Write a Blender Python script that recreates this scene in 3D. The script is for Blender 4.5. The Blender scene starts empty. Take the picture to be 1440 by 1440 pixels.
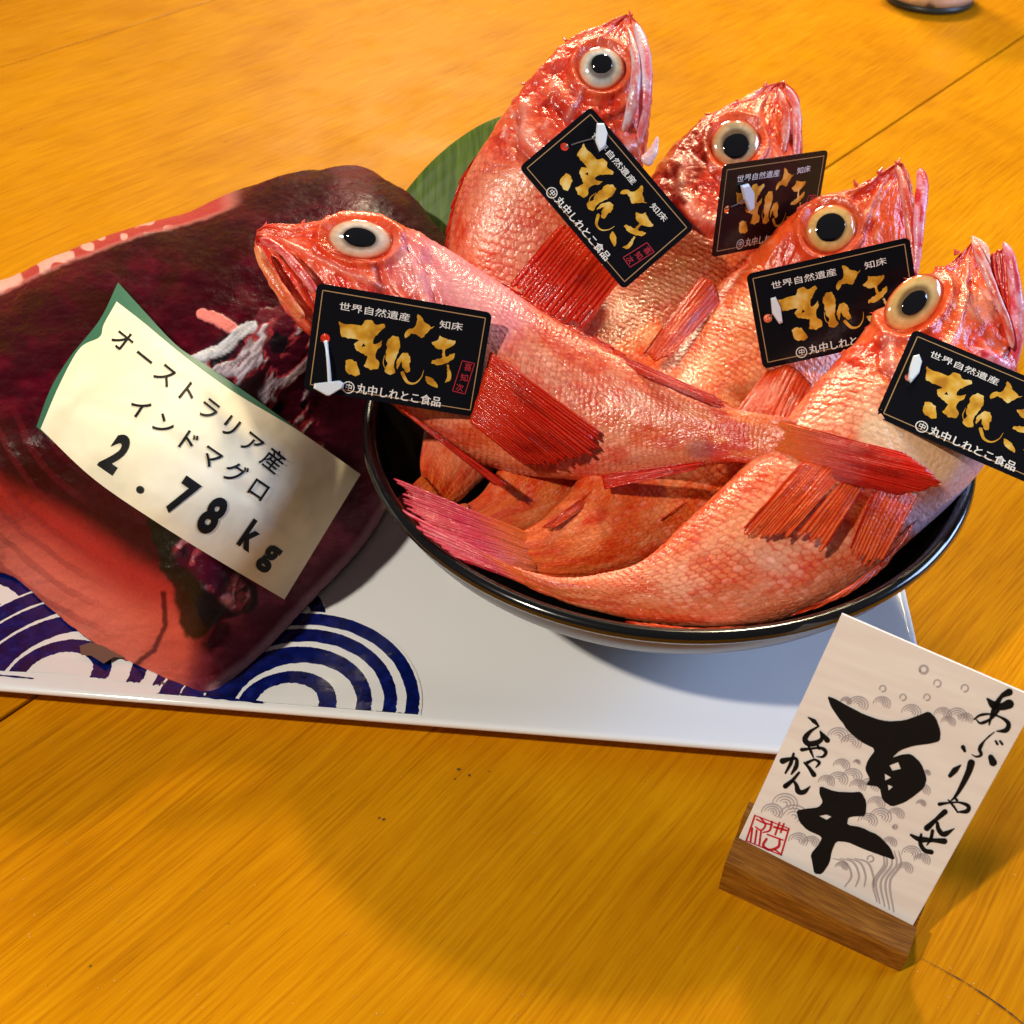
import bpy, math, random
import numpy as np
from mathutils import Vector, Matrix
from mathutils.geometry import tessellate_polygon
rnd = random.Random(7)
S = bpy.context.scene
COL = S.collection

# ------------------------------------------------------------------ camera
FPX = 1544.0
PIT = math.radians(43)
CAM = np.array([0, 0, .359])
FW = np.array([0, math.cos(PIT), -math.sin(PIT)])
UP = np.array([0, math.sin(PIT), math.cos(PIT)])
RT = np.array([1.0, 0, 0])
cd = bpy.data.cameras.new('camera'); cam = bpy.data.objects.new('camera', cd); COL.objects.link(cam)
cam.location = CAM; cam.rotation_euler = (math.radians(90) - PIT, 0, 0)
cd.sensor_width = 36; cd.lens = 18 * FPX / 720; cd.clip_start = .01; cd.clip_end = 50
cd.dof.use_dof = True; cd.dof.focus_distance = .42; cd.dof.aperture_fstop = 22
S.camera = cam

# ------------------------------------------------------------------ light
w = bpy.data.worlds.new('World'); S.world = w; w.use_nodes = True
w.node_tree.nodes['Background'].inputs[0].default_value = (.60, .58, .60, 1)
w.node_tree.nodes['Background'].inputs[1].default_value = .13
S.view_settings.view_transform = 'Standard'; S.view_settings.look = 'None'
S.view_settings.exposure = 0.0; S.view_settings.gamma = 1

def lamp(name, typ, loc, target, power, color, size, size_y=None):
    l = bpy.data.lights.new(name, typ); o = bpy.data.objects.new(name, l); COL.objects.link(o)
    o.location = loc; o.rotation_euler = (Vector(target) - Vector(loc)).to_track_quat('-Z', 'Y').to_euler()
    l.energy = power; l.color = color
    if typ == 'AREA':
        l.shape = 'RECTANGLE'; l.size = size; l.size_y = size_y or size
    else: l.shadow_soft_size = size
    return o
TG = (0, .36, .05)
lamp('ceiling_lamp_front', 'AREA', (-.72, -.24, 1.20), (0, .35, .05), 17.5, (1, .91, .79), .05)
lamp('ceiling_lamp_back', 'AREA', (.40, 1.24, 1.18), (0, .36, .05), 14.5, (1, .82, .50), .10)
lamp('back_window', 'AREA', (-.3, 3.4, 1.9), (0, .8, 0), 98, (1, .86, .58), .8, .5)
lamp('side_window', 'AREA', (1.30, .45, .62), (.1, .3, .05), 17, (.42, .60, 1), .6, .5)

# ------------------------------------------------------------------ maths
def unp(x, y, d):
    x = np.asarray(x, float); y = np.asarray(y, float); d = np.asarray(d, float)
    return CAM + d[..., None] * (FW + RT * ((x - 720) / FPX)[..., None] + UP * ((720 - y) / FPX)[..., None])
def onz(x, y, z):
    d = FW + RT * (x - 720) / FPX + UP * (720 - y) / FPX
    return CAM + d * ((z - CAM[2]) / d[2])
def proj(P):
    d = P - CAM; z = d @ FW
    return 720 + FPX * (d @ RT) / z, 720 - FPX * (d @ UP) / z, z
def catmull(A, n):
    """dense curve through the rows of A, uniform in chord length of the first two columns"""
    A = np.asarray(A, float); k = len(A)
    B = np.vstack([2 * A[0] - A[1], A, 2 * A[-1] - A[-2]])
    t = np.linspace(0, k - 1, n * 4); i = np.minimum(t.astype(int), k - 2); f = (t - i)[:, None]
    p0, p1, p2, p3 = B[i], B[i + 1], B[i + 2], B[i + 3]
    Q = .5 * (2 * p1 + (p2 - p0) * f + (2 * p0 - 5 * p1 + 4 * p2 - p3) * f**2 + (3 * p1 - p0 - 3 * p2 + p3) * f**3)
    L = np.r_[0, np.cumsum(np.linalg.norm(np.diff(Q, axis=0), axis=1))]
    s = np.linspace(0, L[-1], n)
    return np.stack([np.interp(s, L, Q[:, j]) for j in range(Q.shape[1])], 1)
def _h(ix, iy, seed):
    n = (ix.astype(np.int64) * 374761393 + iy.astype(np.int64) * 668265263 + seed * 1442695041) & 0x7fffffff
    n = ((n ^ (n >> 13)) * 1274126177) & 0x7fffffff
    return ((n ^ (n >> 16)) & 0xffff) / 65535.0
def vn(x, y, seed=0):
    ix = np.floor(x); iy = np.floor(y); fx = x - ix; fy = y - iy
    fx = fx * fx * (3 - 2 * fx); fy = fy * fy * (3 - 2 * fy)
    a = _h(ix, iy, seed); b = _h(ix + 1, iy, seed); c = _h(ix, iy + 1, seed); d = _h(ix + 1, iy + 1, seed)
    return a + (b - a) * fx + (c - a) * fy + (a - b - c + d) * fx * fy
def fbm(x, y, seed=0, o=4):
    r = 0; a = .5; n = 0
    for k in range(o):
        r = r + a * vn(x, y, seed + k * 17); n += a; x = x * 2.03 + 5.1; y = y * 2.03 + 9.7; a *= .5
    return r / n
def ss(a, b, x):
    t = np.clip((x - a) / (b - a), 0, 1); return t * t * (3 - 2 * t)
def lin(c):
    c = np.asarray(c, float) / 255; return np.where(c <= .04045, c / 12.92, ((c + .055) / 1.055)**2.4)
def mix(a, b, t): return a + (b - a) * t[..., None]
def segdist(x, y, pts):
    """distance to a polyline and its 0..1 progress"""
    best = np.full(x.shape, 1e9)
    for (x0, y0), (x1, y1) in zip(pts[:-1], pts[1:]):
        dx, dy = x1 - x0, y1 - y0; t = np.clip(((x - x0) * dx + (y - y0) * dy) / (dx * dx + dy * dy + 1e-12), 0, 1)
        best = np.minimum(best, np.hypot(x - x0 - t * dx, y - y0 - t * dy))
    return best

# ------------------------------------------------------------------ objects
def tag(o, label, cat, group=None):
    o['label'] = label; o['category'] = cat
    if group: o['group'] = group
    return o
def empty(name, loc, label, cat, group=None):
    o = bpy.data.objects.new(name, None); COL.objects.link(o); o.location = loc; o.empty_display_size = .02
    bpy.context.view_layer.update() if False else None
    return tag(o, label, cat, group)
def mesh_obj(name, V, F, mat, parent=None, col=None, smooth=True):
    V = np.asarray(V, float)
    if parent is not None:
        V = V - np.array(origin(parent))
    me = bpy.data.meshes.new(name)
    if isinstance(F, np.ndarray) and F.ndim == 2:
        n, k = F.shape
        me.vertices.add(len(V)); me.vertices.foreach_set('co', V.ravel())
        me.loops.add(n * k); me.loops.foreach_set('vertex_index', F.ravel().astype(np.int32))
        me.polygons.add(n); me.polygons.foreach_set('loop_start', np.arange(n, dtype=np.int32) * k)
        me.polygons.foreach_set('loop_total', np.full(n, k, dtype=np.int32))
        me.update(calc_edges=True)
    else:
        me.from_pydata([tuple(v) for v in V], [], [tuple(int(i) for i in f) for f in F])
    me.polygons.foreach_set('use_smooth', np.full(len(me.polygons), smooth))
    if col is not None:
        a = me.color_attributes.new('Col', 'FLOAT_COLOR', 'POINT')
        c = np.ones((len(V), 4), np.float32); c[:, :3] = np.clip(col, 0, 1).reshape(-1, 3)
        a.data.foreach_set('color', c.ravel())
    me.validate(); me.update()
    o = bpy.data.objects.new(name, me); COL.objects.link(o)
    if mat: me.materials.append(mat)
    if parent is not None: o.parent = parent
    return o
def origin(o):
    l = Vector(o.location)
    while o.parent: o = o.parent; l += Vector(o.location)
    return l
def grid_faces(n, m, wrap=False):
    i, j = np.meshgrid(np.arange(n - 1), np.arange(m if wrap else m - 1), indexing='ij')
    j2 = (j + 1) % m
    return np.stack([i * m + j, i * m + j2, (i + 1) * m + j2, (i + 1) * m + j], -1).reshape(-1, 4)
def box_vf(sx, sy, sz, c=(0, 0, 0), bev=.0):
    """bevelled box as vertices + faces"""
    import bmesh
    bm = bmesh.new(); bmesh.ops.create_cube(bm, size=1)
    for v in bm.verts: v.co = Vector((v.co.x * sx, v.co.y * sy, v.co.z * sz)) + Vector(c)
    if bev: bmesh.ops.bevel(bm, geom=bm.edges[:], offset=bev, segments=2, affect='EDGES', profile=.6)
    V = np.array([v.co for v in bm.verts]); bm.verts.index_update()
    F = [[v.index for v in f.verts] for f in bm.faces]; bm.free(); return V, F

# ------------------------------------------------------------------ materials
def mat(name, color=(.8, .8, .8), rough=.5, **k):
    m = bpy.data.materials.new(name); m.use_nodes = True; b = m.node_tree.nodes['Principled BSDF']
    b.inputs['Base Color'].default_value = (*color, 1); b.inputs['Roughness'].default_value = rough
    for a, v in k.items(): b.inputs[a.replace('_', ' ')].default_value = v
    return m
def N(m, typ, **k):
    n = m.node_tree.nodes.new(typ)
    for a, v in k.items():
        if a in n.inputs.keys(): n.inputs[a].default_value = v
        else: setattr(n, a, v)
    return n
def L(m, a, b): m.node_tree.links.new(a, b)
def bsdf(m): return m.node_tree.nodes['Principled BSDF']
def ramp(m, stops, fac):
    r = N(m, 'ShaderNodeValToRGB'); L(m, fac, r.inputs[0]); e = r.color_ramp.elements
    while len(e) < len(stops): e.new(.5)
    for el, (p, c) in zip(e, stops): el.position = p; el.color = (*c, 1)
    return r
def wet(name, rough=.3, coat=.7, bump=.35, scale=900, sss=.12, vary=.5):
    m = mat(name, rough=rough); b = bsdf(m)
    a = N(m, 'ShaderNodeVertexColor', layer_name='Col')
    tc = N(m, 'ShaderNodeTexCoord')
    n1 = N(m, 'ShaderNodeTexNoise', Scale=scale, Detail=3.0); L(m, tc.outputs['Object'], n1.inputs['Vector'])
    n2 = N(m, 'ShaderNodeTexNoise', Scale=scale * .16, Detail=4.0); L(m, tc.outputs['Object'], n2.inputs['Vector'])
    mx = N(m, 'ShaderNodeMixRGB', blend_type='MULTIPLY'); mx.inputs[0].default_value = vary
    r = ramp(m, [(.3, (.72, .62, .58)), (.62, (1, 1, 1))], n1.outputs[0])
    L(m, a.outputs[0], mx.inputs[1]); L(m, r.outputs[0], mx.inputs[2]); L(m, mx.outputs[0], b.inputs['Base Color'])
    rr = N(m, 'ShaderNodeMapRange'); L(m, n2.outputs[0], rr.inputs[0]); rr.inputs[1].default_value = .3; rr.inputs[2].default_value = .7
    rr.inputs[3].default_value = rough * .6; rr.inputs[4].default_value = rough * 1.5; L(m, rr.outputs[0], b.inputs['Roughness'])
    bp = N(m, 'ShaderNodeBump', Strength=bump, Distance=.0004)
    ad = N(m, 'ShaderNodeMath', operation='ADD'); L(m, n1.outputs[0], ad.inputs[0]); L(m, n2.outputs[0], ad.inputs[1])
    L(m, ad.outputs[0], bp.inputs['Height']); L(m, bp.outputs[0], b.inputs['Normal']); L(m, bp.outputs[0], b.inputs['Coat Normal'])
    b.inputs['Coat Weight'].default_value = coat; b.inputs['Coat Roughness'].default_value = .12
    b.inputs['Subsurface Weight'].default_value = sss; b.inputs['Subsurface Radius'].default_value = (1, .35, .2)
    b.inputs['Subsurface Scale'].default_value = .002
    return m
M_fish = wet('fish_skin', .33, .36, 1.0, 620, .05, .5)
M_fin = wet('fin_membrane', .24, .5, .8, 900, .0, .35); bsdf(M_fin).inputs['Transmission Weight'].default_value = .22; bsdf(M_fin).inputs['IOR'].default_value = 1.15; bsdf(M_fin).inputs['Specular IOR Level'].default_value = .3
M_eye = mat('eye_shell', rough=.12, Coat_Weight=1.0, Coat_Roughness=.04)
L(M_eye, N(M_eye, 'ShaderNodeVertexColor', layer_name='Col').outputs[0], bsdf(M_eye).inputs['Base Color'])
M_pupil = mat('pupil_black', (.004, .004, .006), .06, Coat_Weight=1.0)
M_tuna = wet('tuna_flesh', .36, .03, .45, 1100, .04, .45); bsdf(M_tuna).inputs['Specular IOR Level'].default_value = .07
M_black = mat('black_lacquer', (.004, .004, .0045), .16, Coat_Weight=.6, Coat_Roughness=.08)
M_bowlout = mat('lacquer_outside', (.03, .018, .022), .3, Coat_Weight=.25, Coat_Roughness=.2)
M_card = mat('tag_black', (.004, .004, .006), .24, Coat_Weight=.05, Coat_Roughness=.12, Specular_IOR_Level=.22)
M_gold = mat('gold_print', tuple(lin((222, 158, 48))), .38, Metallic=.25)
mm = M_gold; _t = N(mm, 'ShaderNodeTexCoord'); _n = N(mm, 'ShaderNodeTexNoise', Scale=160.0, Detail=2.0); L(mm, _t.outputs['Object'], _n.inputs['Vector'])
_r = ramp(mm, [(.35, tuple(lin((190, 128, 26)))), (.5, tuple(lin((228, 172, 48)))), (.68, tuple(lin((244, 214, 130))))], _n.outputs[0]); L(mm, _r.outputs[0], bsdf(mm).inputs['Base Color'])
M_line = mat('gold_line', tuple(lin((176, 140, 92))), .4)
M_white = mat('white_print', tuple(lin((228, 226, 220))), .5)
M_redp = mat('red_print', tuple(lin((175, 28, 45))), .5)
M_plastic = mat('milky_plastic', tuple(lin((215, 225, 232))), .3, Subsurface_Weight=.2, Subsurface_Scale=.001)
M_ink = mat('black_ink', (.0035, .0035, .0045), .6, Specular_IOR_Level=.2)
M_seal = mat('red_seal_ink', tuple(lin((200, 25, 40))), .5)
M_wave = mat('grey_wave_ink', tuple(lin((178, 168, 170))), .6)
M_leafm = mat('leaf_green', tuple(lin((70, 95, 18))), .42)
_t = N(M_leafm, 'ShaderNodeTexCoord'); _w = N(M_leafm, 'ShaderNodeTexNoise', Scale=40.0, Detail=3.0)
_mp = N(M_leafm, 'ShaderNodeMapping'); _mp.inputs['Scale'].default_value = (14, 1.2, 1); _mp.inputs['Rotation'].default_value = (0, 0, .7)
L(M_leafm, _t.outputs['Object'], _mp.inputs[0]); L(M_leafm, _mp.outputs[0], _w.inputs['Vector'])
_r = ramp(M_leafm, [(.35, tuple(lin((58, 84, 14)))), (.65, tuple(lin((88, 112, 26))))], _w.outputs[0]); L(M_leafm, _r.outputs[0], bsdf(M_leafm).inputs['Base Color'])

def porcelain():
    m = mat('white_glaze', tuple(lin((238, 238, 236))), .12, Coat_Weight=.6, Coat_Roughness=.05)
    t = N(m, 'ShaderNodeTexCoord'); n = N(m, 'ShaderNodeTexNoise', Scale=18.0, Detail=2.0); L(m, t.outputs['Object'], n.inputs['Vector'])
    b = N(m, 'ShaderNodeBump', Strength=.12, Distance=.001); L(m, n.outputs[0], b.inputs['Height']); L(m, b.outputs[0], bsdf(m).inputs['Normal'])
    return m
M_plate = porcelain()
def cobalt():
    m = mat('cobalt_glaze', tuple(lin((12, 14, 74))), .16, Coat_Weight=.5)
    t = N(m, 'ShaderNodeTexCoord'); n = N(m, 'ShaderNodeTexNoise', Scale=220.0, Detail=4.0); L(m, t.outputs['Object'], n.inputs['Vector'])
    r = ramp(m, [(.3, tuple(lin((4, 14, 62)))), (.6, tuple(lin((8, 24, 96)))), (.8, tuple(lin((30, 50, 130))))], n.outputs[0]); L(m, r.outputs[0], bsdf(m).inputs['Base Color'])
    return m
M_cobalt = cobalt()

def wood(name, dark, midc, light, scale=1.0, rough=.3, ang=0.0, rings=28, coat=.35, spec=.5):
    m = mat(name, rough=rough, Coat_Weight=coat, Coat_Roughness=.22, Specular_IOR_Level=spec)
    t = N(m, 'ShaderNodeTexCoord'); mp = N(m, 'ShaderNodeMapping'); L(m, t.outputs['Object'], mp.inputs[0])
    mp.inputs['Rotation'].default_value = (0, 0, ang)
    wn = N(m, 'ShaderNodeTexNoise', Scale=3.2 * scale, Detail=2.0); L(m, t.outputs['Object'], wn.inputs['Vector'])
    wsb = N(m, 'ShaderNodeVectorMath', operation='SUBTRACT'); L(m, wn.outputs[1], wsb.inputs[0]); wsb.inputs[1].default_value = (.5, .5, .5)
    wsc = N(m, 'ShaderNodeVectorMath', operation='SCALE'); L(m, wsb.outputs[0], wsc.inputs[0]); wsc.inputs['Scale'].default_value = .028 / scale
    wad = N(m, 'ShaderNodeVectorMath', operation='ADD'); L(m, mp.outputs[0], wad.inputs[0]); L(m, wsc.outputs[0], wad.inputs[1]); mp = wad
    # warp, then stretched rings
    st = N(m, 'ShaderNodeMapping'); L(m, mp.outputs[0], st.inputs[0]); st.inputs['Scale'].default_value = (1.5 * scale, 11 * scale, 6 * scale)
    n0 = N(m, 'ShaderNodeTexNoise', Scale=1.3, Detail=3.0, Distortion=.6); L(m, st.outputs[0], n0.inputs['Vector'])
    ml = N(m, 'ShaderNodeMath', operation='MULTIPLY'); ml.inputs[1].default_value = rings; L(m, n0.outputs[0], ml.inputs[0])
    sn = N(m, 'ShaderNodeMath', operation='SINE'); L(m, ml.outputs[0], sn.inputs[0])
    st2 = N(m, 'ShaderNodeMapping'); L(m, mp.outputs[0], st2.inputs[0]); st2.inputs['Scale'].default_value = (26 * scale, 760 * scale, 200 * scale)
    n1 = N(m, 'ShaderNodeTexNoise', Scale=1.0, Detail=4.0); L(m, st2.outputs[0], n1.inputs['Vector'])
    n2 = N(m, 'ShaderNodeTexNoise', Scale=3.0 * scale, Detail=3.0); L(m, mp.outputs[0], n2.inputs['Vector'])
    a = N(m, 'ShaderNodeMath', operation='MULTIPLY_ADD'); L(m, sn.outputs[0], a.inputs[0]); a.inputs[1].default_value = .035; L(m, n1.outputs[0], a.inputs[2])
    a2 = N(m, 'ShaderNodeMath', operation='MULTIPLY_ADD'); L(m, n2.outputs[0], a2.inputs[0]); a2.inputs[1].default_value = .30; L(m, a.outputs[0], a2.inputs[2])
    r = ramp(m, [(.28, dark), (.61, midc), (.94, light)], a2.outputs[0])
    st3 = N(m, 'ShaderNodeMapping'); L(m, mp.outputs[0], st3.inputs[0]); st3.inputs['Scale'].default_value = (75 * scale, 1250 * scale, 300 * scale)
    n4 = N(m, 'ShaderNodeTexNoise', Scale=1.0, Detail=2.0); L(m, st3.outputs[0], n4.inputs['Vector'])
    pr = ramp(m, [(.60, (1, 1, 1)), (.70, (.70, .62, .5))], n4.outputs[0]); pm = N(m, 'ShaderNodeMixRGB', blend_type='MULTIPLY'); pm.inputs[0].default_value = .5
    L(m, r.outputs[0], pm.inputs[1]); L(m, pr.outputs[0], pm.inputs[2])
    n5 = N(m, 'ShaderNodeTexNoise', Scale=7.0 * scale, Detail=5.0, Distortion=1.2); L(m, t.outputs['Object'], n5.inputs['Vector'])
    p5 = ramp(m, [(.36, (.86, .80, .72)), (.52, (1, 1, 1))], n5.outputs[0]); pn = N(m, 'ShaderNodeMixRGB', blend_type='MULTIPLY'); pn.inputs[0].default_value = .7
    L(m, pm.outputs[0], pn.inputs[1]); L(m, p5.outputs[0], pn.inputs[2]); L(m, pn.outputs[0], bsdf(m).inputs['Base Color'])
    bp = N(m, 'ShaderNodeBump', Strength=.25, Distance=.0006); L(m, n1.outputs[0], bp.inputs['Height']); L(m, bp.outputs[0], bsdf(m).inputs['Normal'])
    # tiny scuffs lift the roughness
    n3 = N(m, 'ShaderNodeTexNoise', Scale=26.0, Detail=6.0); L(m, t.outputs['Object'], n3.inputs['Vector'])
    rr = N(m, 'ShaderNodeMapRange'); L(m, n3.outputs[0], rr.inputs[0]); rr.inputs[1].default_value = .3; rr.inputs[2].default_value = .7; rr.inputs[3].default_value = rough * .75; rr.inputs[4].default_value = rough * 1.35
    L(m, rr.outputs[0], bsdf(m).inputs['Roughness'])
    return m

# ================================================================== TABLE
sa = onz(0, 1012, 0)[:2]; sb = onz(1440, 50, 0)[:2]
sd = (sb - sa) / np.linalg.norm(sb - sa); sn_ = np.array([-sd[1], sd[0]]); ANG = math.atan2(sd[1], sd[0])
M_table = wood('oiled_oak', tuple(lin((158, 94, 4))), tuple(lin((192, 124, 5))), tuple(lin((207, 142, 10))), 1.0, .42, 0.0, 28, .0, .03)
table = empty('table', (0, 0, 0), 'glossy golden wooden table under the plate, its boards running to the upper right', 'table')
PW = .62
for k in range(-2, 3):
    V, F = box_vf(4.4, PW - .0016, .03, (0, 0, 0), .0012)
    o = mesh_obj('plank', V, F, M_table, table, smooth=False)
    c = sa + sd * .9 + sn_ * (PW * (k + .5))
    o.location = (c[0] + 0, c[1], -.015); o.rotation_euler = (0, 0, ANG)
V, F = box_vf(4.2, 3.0, .02, (0, 0, 0))
o = mesh_obj('table_frame', V, F, mat('dark_frame', (.02, .012, .006), .7), table, smooth=False)
c = sa + sd * .9; o.location = (c[0], c[1], -.0425); o.rotation_euler = (0, 0, ANG)
# scratch in the board by the card stand, and specks
def ribbon(pts, wid, name, m, parent, up=(0, 0, 1)):
    P = np.array(pts, float); T = np.gradient(P, axis=0); Sd = np.cross(T, np.array(up)); Sd /= np.linalg.norm(Sd, axis=1)[:, None]
    wv = np.array(wid, float)[:, None] if np.ndim(wid) else wid
    V = np.stack([P + Sd * wv / 2, P - Sd * wv / 2], 1).reshape(-1, 3)
    return mesh_obj(name, V, grid_faces(len(P), 2), m, parent, smooth=False)
M_crack = mat('crack_dark', (.03, .014, .004), .8)
cp = catmull([(1297, 1348), (1330, 1366), (1360, 1383), (1395, 1406), (1425, 1428), (1450, 1450)], 30)
ribbon([onz(x, y, .0003) for x, y in cp], [.0001 + .0006 * vn(np.array(i * .9), np.array(0.), 3) for i in range(30)], 'scratch', M_crack, table)
SP, SF = [], []
for (x, y, r) in [(127, 1358, 3.2), (645, 1082, 5), (660, 1090, 4), (688, 1085, 3), (540, 1152, 5), (533, 1150, 3), (640, 1095, 3), (30, 180, 4), (318, 199, 4)] + [(rnd.uniform(0, 1440), rnd.uniform(1060, 1440), rnd.uniform(.6, 1.5)) for _ in range(26)]:
    c = onz(x, y, .0003); rr = r * .00014; n0 = len(SP)
    for a in range(7): SP.append(c + np.array([math.cos(a * .9) * rr * rnd.uniform(.6, 1.5), math.sin(a * .9) * rr * rnd.uniform(.5, 1.2), 0]))
    SF.append(list(range(n0, n0 + 7)))
o = mesh_obj('specks', SP, SF, mat('speck_brown', (.09, .035, .006), .7), table, smooth=False); o['kind'] = 'stuff'

DV, DF = [], []
for _ in range(170):
    c = onz(rnd.uniform(0, 1440), rnd.uniform(1040, 1440) if rnd.random() < .7 else rnd.uniform(560, 1100), .0004); a = rnd.uniform(0, 3.14); l = rnd.uniform(.00012, .0005); d = np.array([math.cos(a), math.sin(a), 0]); e = np.array([-d[1], d[0], 0]) * rnd.uniform(.00003, .00008)
    n0 = len(DV); DV += [c - d * l + e, c - d * l - e, c + d * l - e, c + d * l + e]; DF.append((n0, n0 + 1, n0 + 2, n0 + 3))
o = mesh_obj('dust', DV, DF, mat('dust_pale', (.62, .45, .2), .8), table, smooth=False); o['kind'] = 'stuff'

# ================================================================== PLATE
pfr = np.array([.1605, .2335]); pu = np.array([-1, .098]); pu /= np.linalg.norm(pu); pv = np.array([pu[1], -pu[0]]) * 1.0
if pv[1] < 0: pv = -pv
PL, PD = .50, .185
pc = pfr + pu * PL / 2 + pv * PD / 2
def plate_z(a, b):
    """upper surface height, a along / b across from the plate centre"""
    e = np.minimum(PL / 2 - np.abs(a), PD / 2 - np.abs(b))
    return .0085 + .0045 * (1 - ss(0, .034, e))
def rrect(a, b, r, n=10):
    P = []
    for cx, cy, a0 in ((a - r, b - r, 0), (-a + r, b - r, 90), (-a + r, -b + r, 180), (a - r, -b + r, 270)):
        for i in range(n + 1):
            t = math.radians(a0 + 90 * i / n); P.append((cx + r * math.cos(t), cy + r * math.sin(t)))
    return np.array(P)
plate = empty('serving_plate', (pc[0], pc[1], 0), 'long rectangular white porcelain plate with blue wave arcs, carrying the bowl and the tuna', 'plate')
rings_ = []; nseg = 44
def pring(inset, z, r=.016):
    q = rrect(PL / 2 - inset, PD / 2 - inset, max(r - inset * .2, .004)); return np.column_stack([q, np.full(len(q), z)])
prof = [(.035, .0), (.033, .0015), (.012, .0045), (.0012, .0098), (0, .0112), (.0003, .0126), (.0014, .0131), (.003, .0129), (.008, .0121), (.014, .0109), (.02, .0098), (.027, .0090), (.034, .0085), (.05, .0083), (.075, .0082)]
R3 = np.array([pring(i, z) for i, z in prof])
VV = (pc[None, None, :] + R3[..., :1] * pu + R3[..., 1:2] * pv); VV = np.concatenate([VV, R3[..., 2:3]], -1)
V = VV.reshape(-1, 3); F = [tuple(f) for f in grid_faces(len(prof), nseg, True)] + [tuple(range((len(prof) - 1) * nseg, len(prof) * nseg))]
plate_mesh = mesh_obj('plate_body', V, F, M_plate, plate)
# seigaiha arcs
def to_plate(x, y):
    p = onz(x, y, .0092)[:2] - pc; return p @ pu, p @ pv
def onplate(A, B, dz):
    A = np.asarray(A); B = np.asarray(B); p = pc + A[..., None] * pu + B[..., None] * pv
    return np.concatenate([p, (zprof(A, B) + dz)[..., None]], -1)
def zprof(A, B):
    e = np.minimum(PL / 2 - np.abs(A), PD / 2 - np.abs(B)); I = [i for i, z in prof[7:]]; Z = [z for i, z in prof[7:]]
    return np.interp(e, I, Z)
GZ = [.00008]
def fan(cx, cy, R, a0=-3, a1=184, seed=0):
    ca, cb = to_plate(cx, cy)
    def ann(fi, fo, name, m, jag, dz, nr=16, n=140):
        t = np.radians(np.linspace(a0, a1, n)); endj = np.exp(-(np.abs(t - t[-1]) / .14)) * 4 + 1
        ri = fi(t) + (fbm(t * 11, t * 0 + seed, seed) - .5) * jag * R
        ro = fo(t) + (fbm(t * 40, t * 0 + seed + 7, seed + 5) - .5) * jag * R * endj * .6
        G = np.linspace(0, 1, nr)[None, :]; rr = ri[:, None] * (1 - G) + ro[:, None] * G
        te = t[:, None] + 0 * rr
        te = te - np.where(t[:, None] > t[-1] - .02, .16 * vn(G * 9, G * 0 + seed, 3) * jag * 30, 0)
        A = ca + rr * np.cos(te); B = cb + rr * np.sin(te)
        B = np.clip(B, -PD / 2 + .0035, PD / 2)
        mesh_obj(name, onplate(A, B, dz).reshape(-1, 3), grid_faces(n, nr), m, plate)
    ann(lambda t: 0 * t + .0001, lambda t: 0 * t + R * 1.02, 'glaze_ground', M_plate, 0, GZ[0], 70); GZ[0] += .00005
    rs = [.375, .64, .83, 1.0]; bw = [.135, .115, .10, .10]; prev = .24
    for k, (r, b) in enumerate(zip(rs, bw)):
        gap = r - b - (rs[k - 1] if k else .24)
        def fi(t, k=k, r=r, b=b, gap=gap):
            lo = rs[k - 1] if k else .24
            return R * (lo + gap * (.18 + .82 * np.clip((1 - np.cos(t)) / 2, 0, 1)**.9) if k else lo * (1 + 0 * t))
        ann(fi, lambda t, r=r: 0 * t + R * r, 'blue_arc', M_cobalt, .016, GZ[0])
    GZ[0] += .00005
fan(270, 905, .056, seed=3)
fan(-70, 880, .056, seed=9)
fan(85, 953, .054, seed=1)
fan(405, 1000, .0515, seed=2)
for (x0, y0, x1, y1, hh) in [(0, 957, 50, 962, 3), (250, 984, 372, 997, 5), (262, 978, 330, 985, 3)]:
    pts = [onplate(*[np.array(q) for q in to_plate(x0 + (x1 - x0) * i / 11, y0 + (y1 - y0) * i / 11)], .0005) for i in range(12)]
    ribbon(pts, [hh * .00028 * rnd.uniform(.5, 1.2) for _ in range(12)], 'blue_edge_stroke', M_cobalt, plate)

# ================================================================== BOWL
BC = np.array([.061, .352]); BZ = .0085
def lathe(prof, c, n=160):
    t = np.linspace(0, 2 * math.pi, n, endpoint=False)
    P = np.array(prof)
    V = np.stack([c[0] + P[:, :1] * np.cos(t), c[1] + P[:, :1] * np.sin(t), np.repeat(P[:, 1:], n, 1)], -1)
    return V.reshape(-1, 3), grid_faces(len(P), n, True)
bowl = empty('black_bowl', (BC[0], BC[1], BZ), 'wide round black lacquer bowl full of red fish, standing on the white plate', 'bowl')
bp_ = catmull([(.040, .0165), (.060, .025), (.085, .042), (.104, .0600), (.1135, .0712), (.1184, .0800), (.1196, .0835)], 28)
V, F = lathe(list(map(tuple, bp_)) + [(.1200, .0845), (.1198, .0850), (.118, .0850)], BC)
mesh_obj('outer_wall', V, F, M_bowlout, bowl)
ip_ = catmull([(.1140, .0815), (.1085, .0735), (.099, .063), (.081, .047), (.058, .032), (.02, .0235), (.0004, .023)], 30)
V, F = lathe([(.1190, .0838), (.1205, .0841), (.1212, .0856), (.1207, .0874), (.1190, .0884), (.1168, .0878), (.1150, .0848)] + list(map(tuple, ip_)), BC)
mesh_obj('inner_wall', V, F, M_black, bowl)
V, F = lathe([(.040, BZ), (.043, BZ), (.0435, .0185), (.038, .0185), (.039, BZ), (.040, BZ)], BC)
mesh_obj('foot_ring', V, F, M_black, bowl)

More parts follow.
